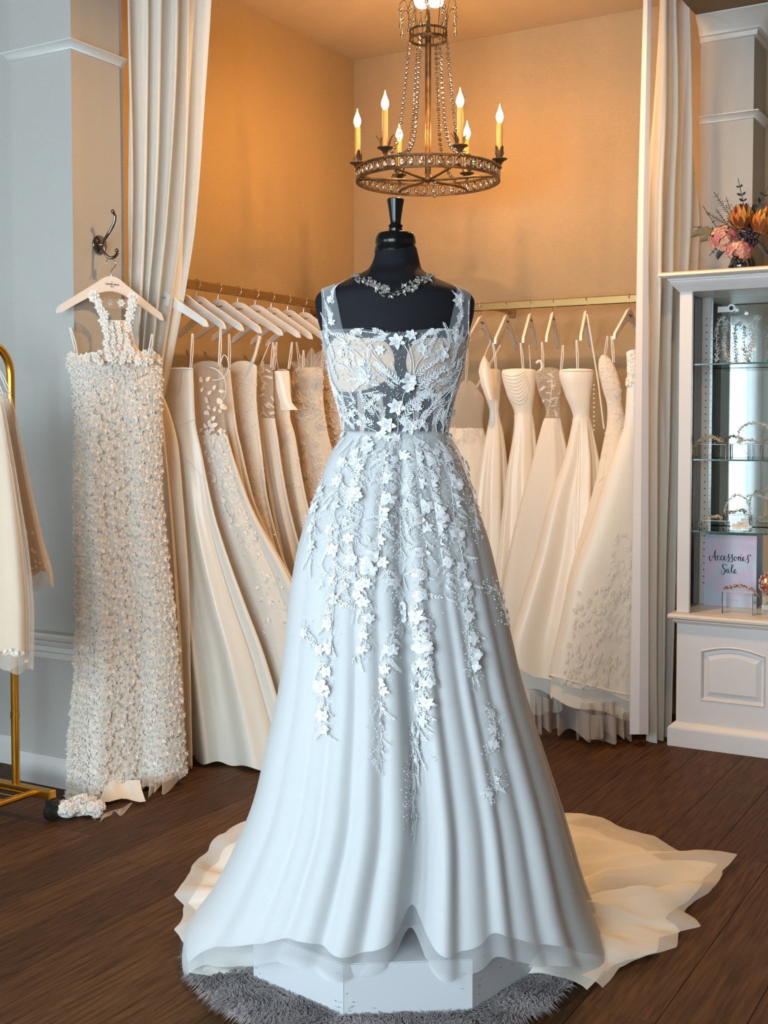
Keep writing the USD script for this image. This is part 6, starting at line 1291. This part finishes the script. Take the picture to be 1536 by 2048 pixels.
sprigs('eucalyptus_sprig', 'tall dark leafy sprig rising straight above the upright protea', (1488, 412), (1476, 357), 8, .030, .26, 'leaf_dark'); sprigs('eucalyptus_sprig', 'dark leafy sprig at the top right edge of the bouquet', (1512, 420), (1535, 376), 8, .034, .26, 'leaf_dark'); sprigs('eucalyptus_sprig', 'thin dark sprig between the two protea blooms', (1505, 440), (1512, 396), 5, .024, .26, 'leaf_dark')
sprigs('spiky_sprig', 'spiky grey-black sprig leaning up to the left', (1458, 430), (1428, 384), 16, .024, .07, 'leaf_dark', narrow=True); sprigs('spiky_sprig', 'second spiky dark sprig close beside the upright protea', (1464, 432), (1452, 394), 14, .026, .07, 'leaf_dark', narrow=True)
sprigs('berry_sprig', 'dark small-leaved sprig reaching farthest left', (1424, 458), (1385, 453), 12, .014, .24, 'leaf_dark'); sprigs('berry_sprig', 'tiny-leaved sprig curling up at the left above the pink cluster', (1424, 440), (1406, 412), 5, .014, .24, 'leaf_dark'); sprigs('berry_sprig', 'small dark sprig drooping under the big hydrangea', (1436, 492), (1418, 512), 6, .014, .24, 'leaf_dark'); sprigs('plum_sprig', 'fuzzy plum pink sprig left of the protea', (1448, 446), (1412, 424), 16, .018, .12, 'plum', narrow=True); sprigs('plum_sprig', 'second plum sprig above the hydrangea', (1452, 446), (1432, 418), 14, .018, .12, 'plum', narrow=True)
bc_ = B(1502, 476, -.04); t = thing('berry_cluster', 'cluster of dark purple berries right of the hydrangea', 'berries', foot, 'bouquet greenery'); stem(t, bc_); q = br_.normal(0, 1, (46, 3)); q /= np.linalg.norm(q, axis=1, keepdims=True); part(t, 'berries', many(ICO, bc_ + q * np.array([.034, .024, .036]) * br_.uniform(.6, 1, (46, 1)), br_.uniform(.005, .0085, 46)), M['berry'], smooth=True)
for lb, pts, w, m in (('large olive leaf pointing left out of the bouquet', [(1430, 468), (1410, 462), (1381, 476)], .017, 'leaf_olive'), ('second olive leaf under the large one at the left', [(1436, 476), (1420, 474), (1400, 484)], .014, 'leaf_olive'), ('dark leaf drooping at the lower left over the cabinet', [(1450, 500), (1438, 508), (1436, 520)], .012, 'leaf_dark'), ('long dark leaf drooping to the right edge', [(1514, 484), (1524, 494), (1537, 514)], .012, 'leaf_dark'), ('narrow dark leaf lying by the glass bowl', [(1470, 518), (1462, 530), (1456, 536)], .008, 'leaf_dark')):
    t = thing('leaf_stem', lb, 'leaf', foot, 'bouquet greenery'); p = spline([B(x, y, -.04) for x, y in pts], 9); p[:, 2] = np.maximum(p[:, 2], TD + .003); part(t, 'stem', tube(spline([foot, (foot + p[0]) / 2 + UP * .01, p[0]], 8), .0016, 5), M['stem_dark']); tn = np.gradient(p, axis=0); sd = np.cross(tn, HF); sd /= np.linalg.norm(sd, axis=1, keepdims=True); ww = w * np.sin(PI * np.linspace(.08, 1, 9)) ** .7
    part(t, 'blade', grid(np.stack([p - sd * ww[:, None], p - HF * .004, p + sd * ww[:, None]], 1)), M[m], smooth=True)
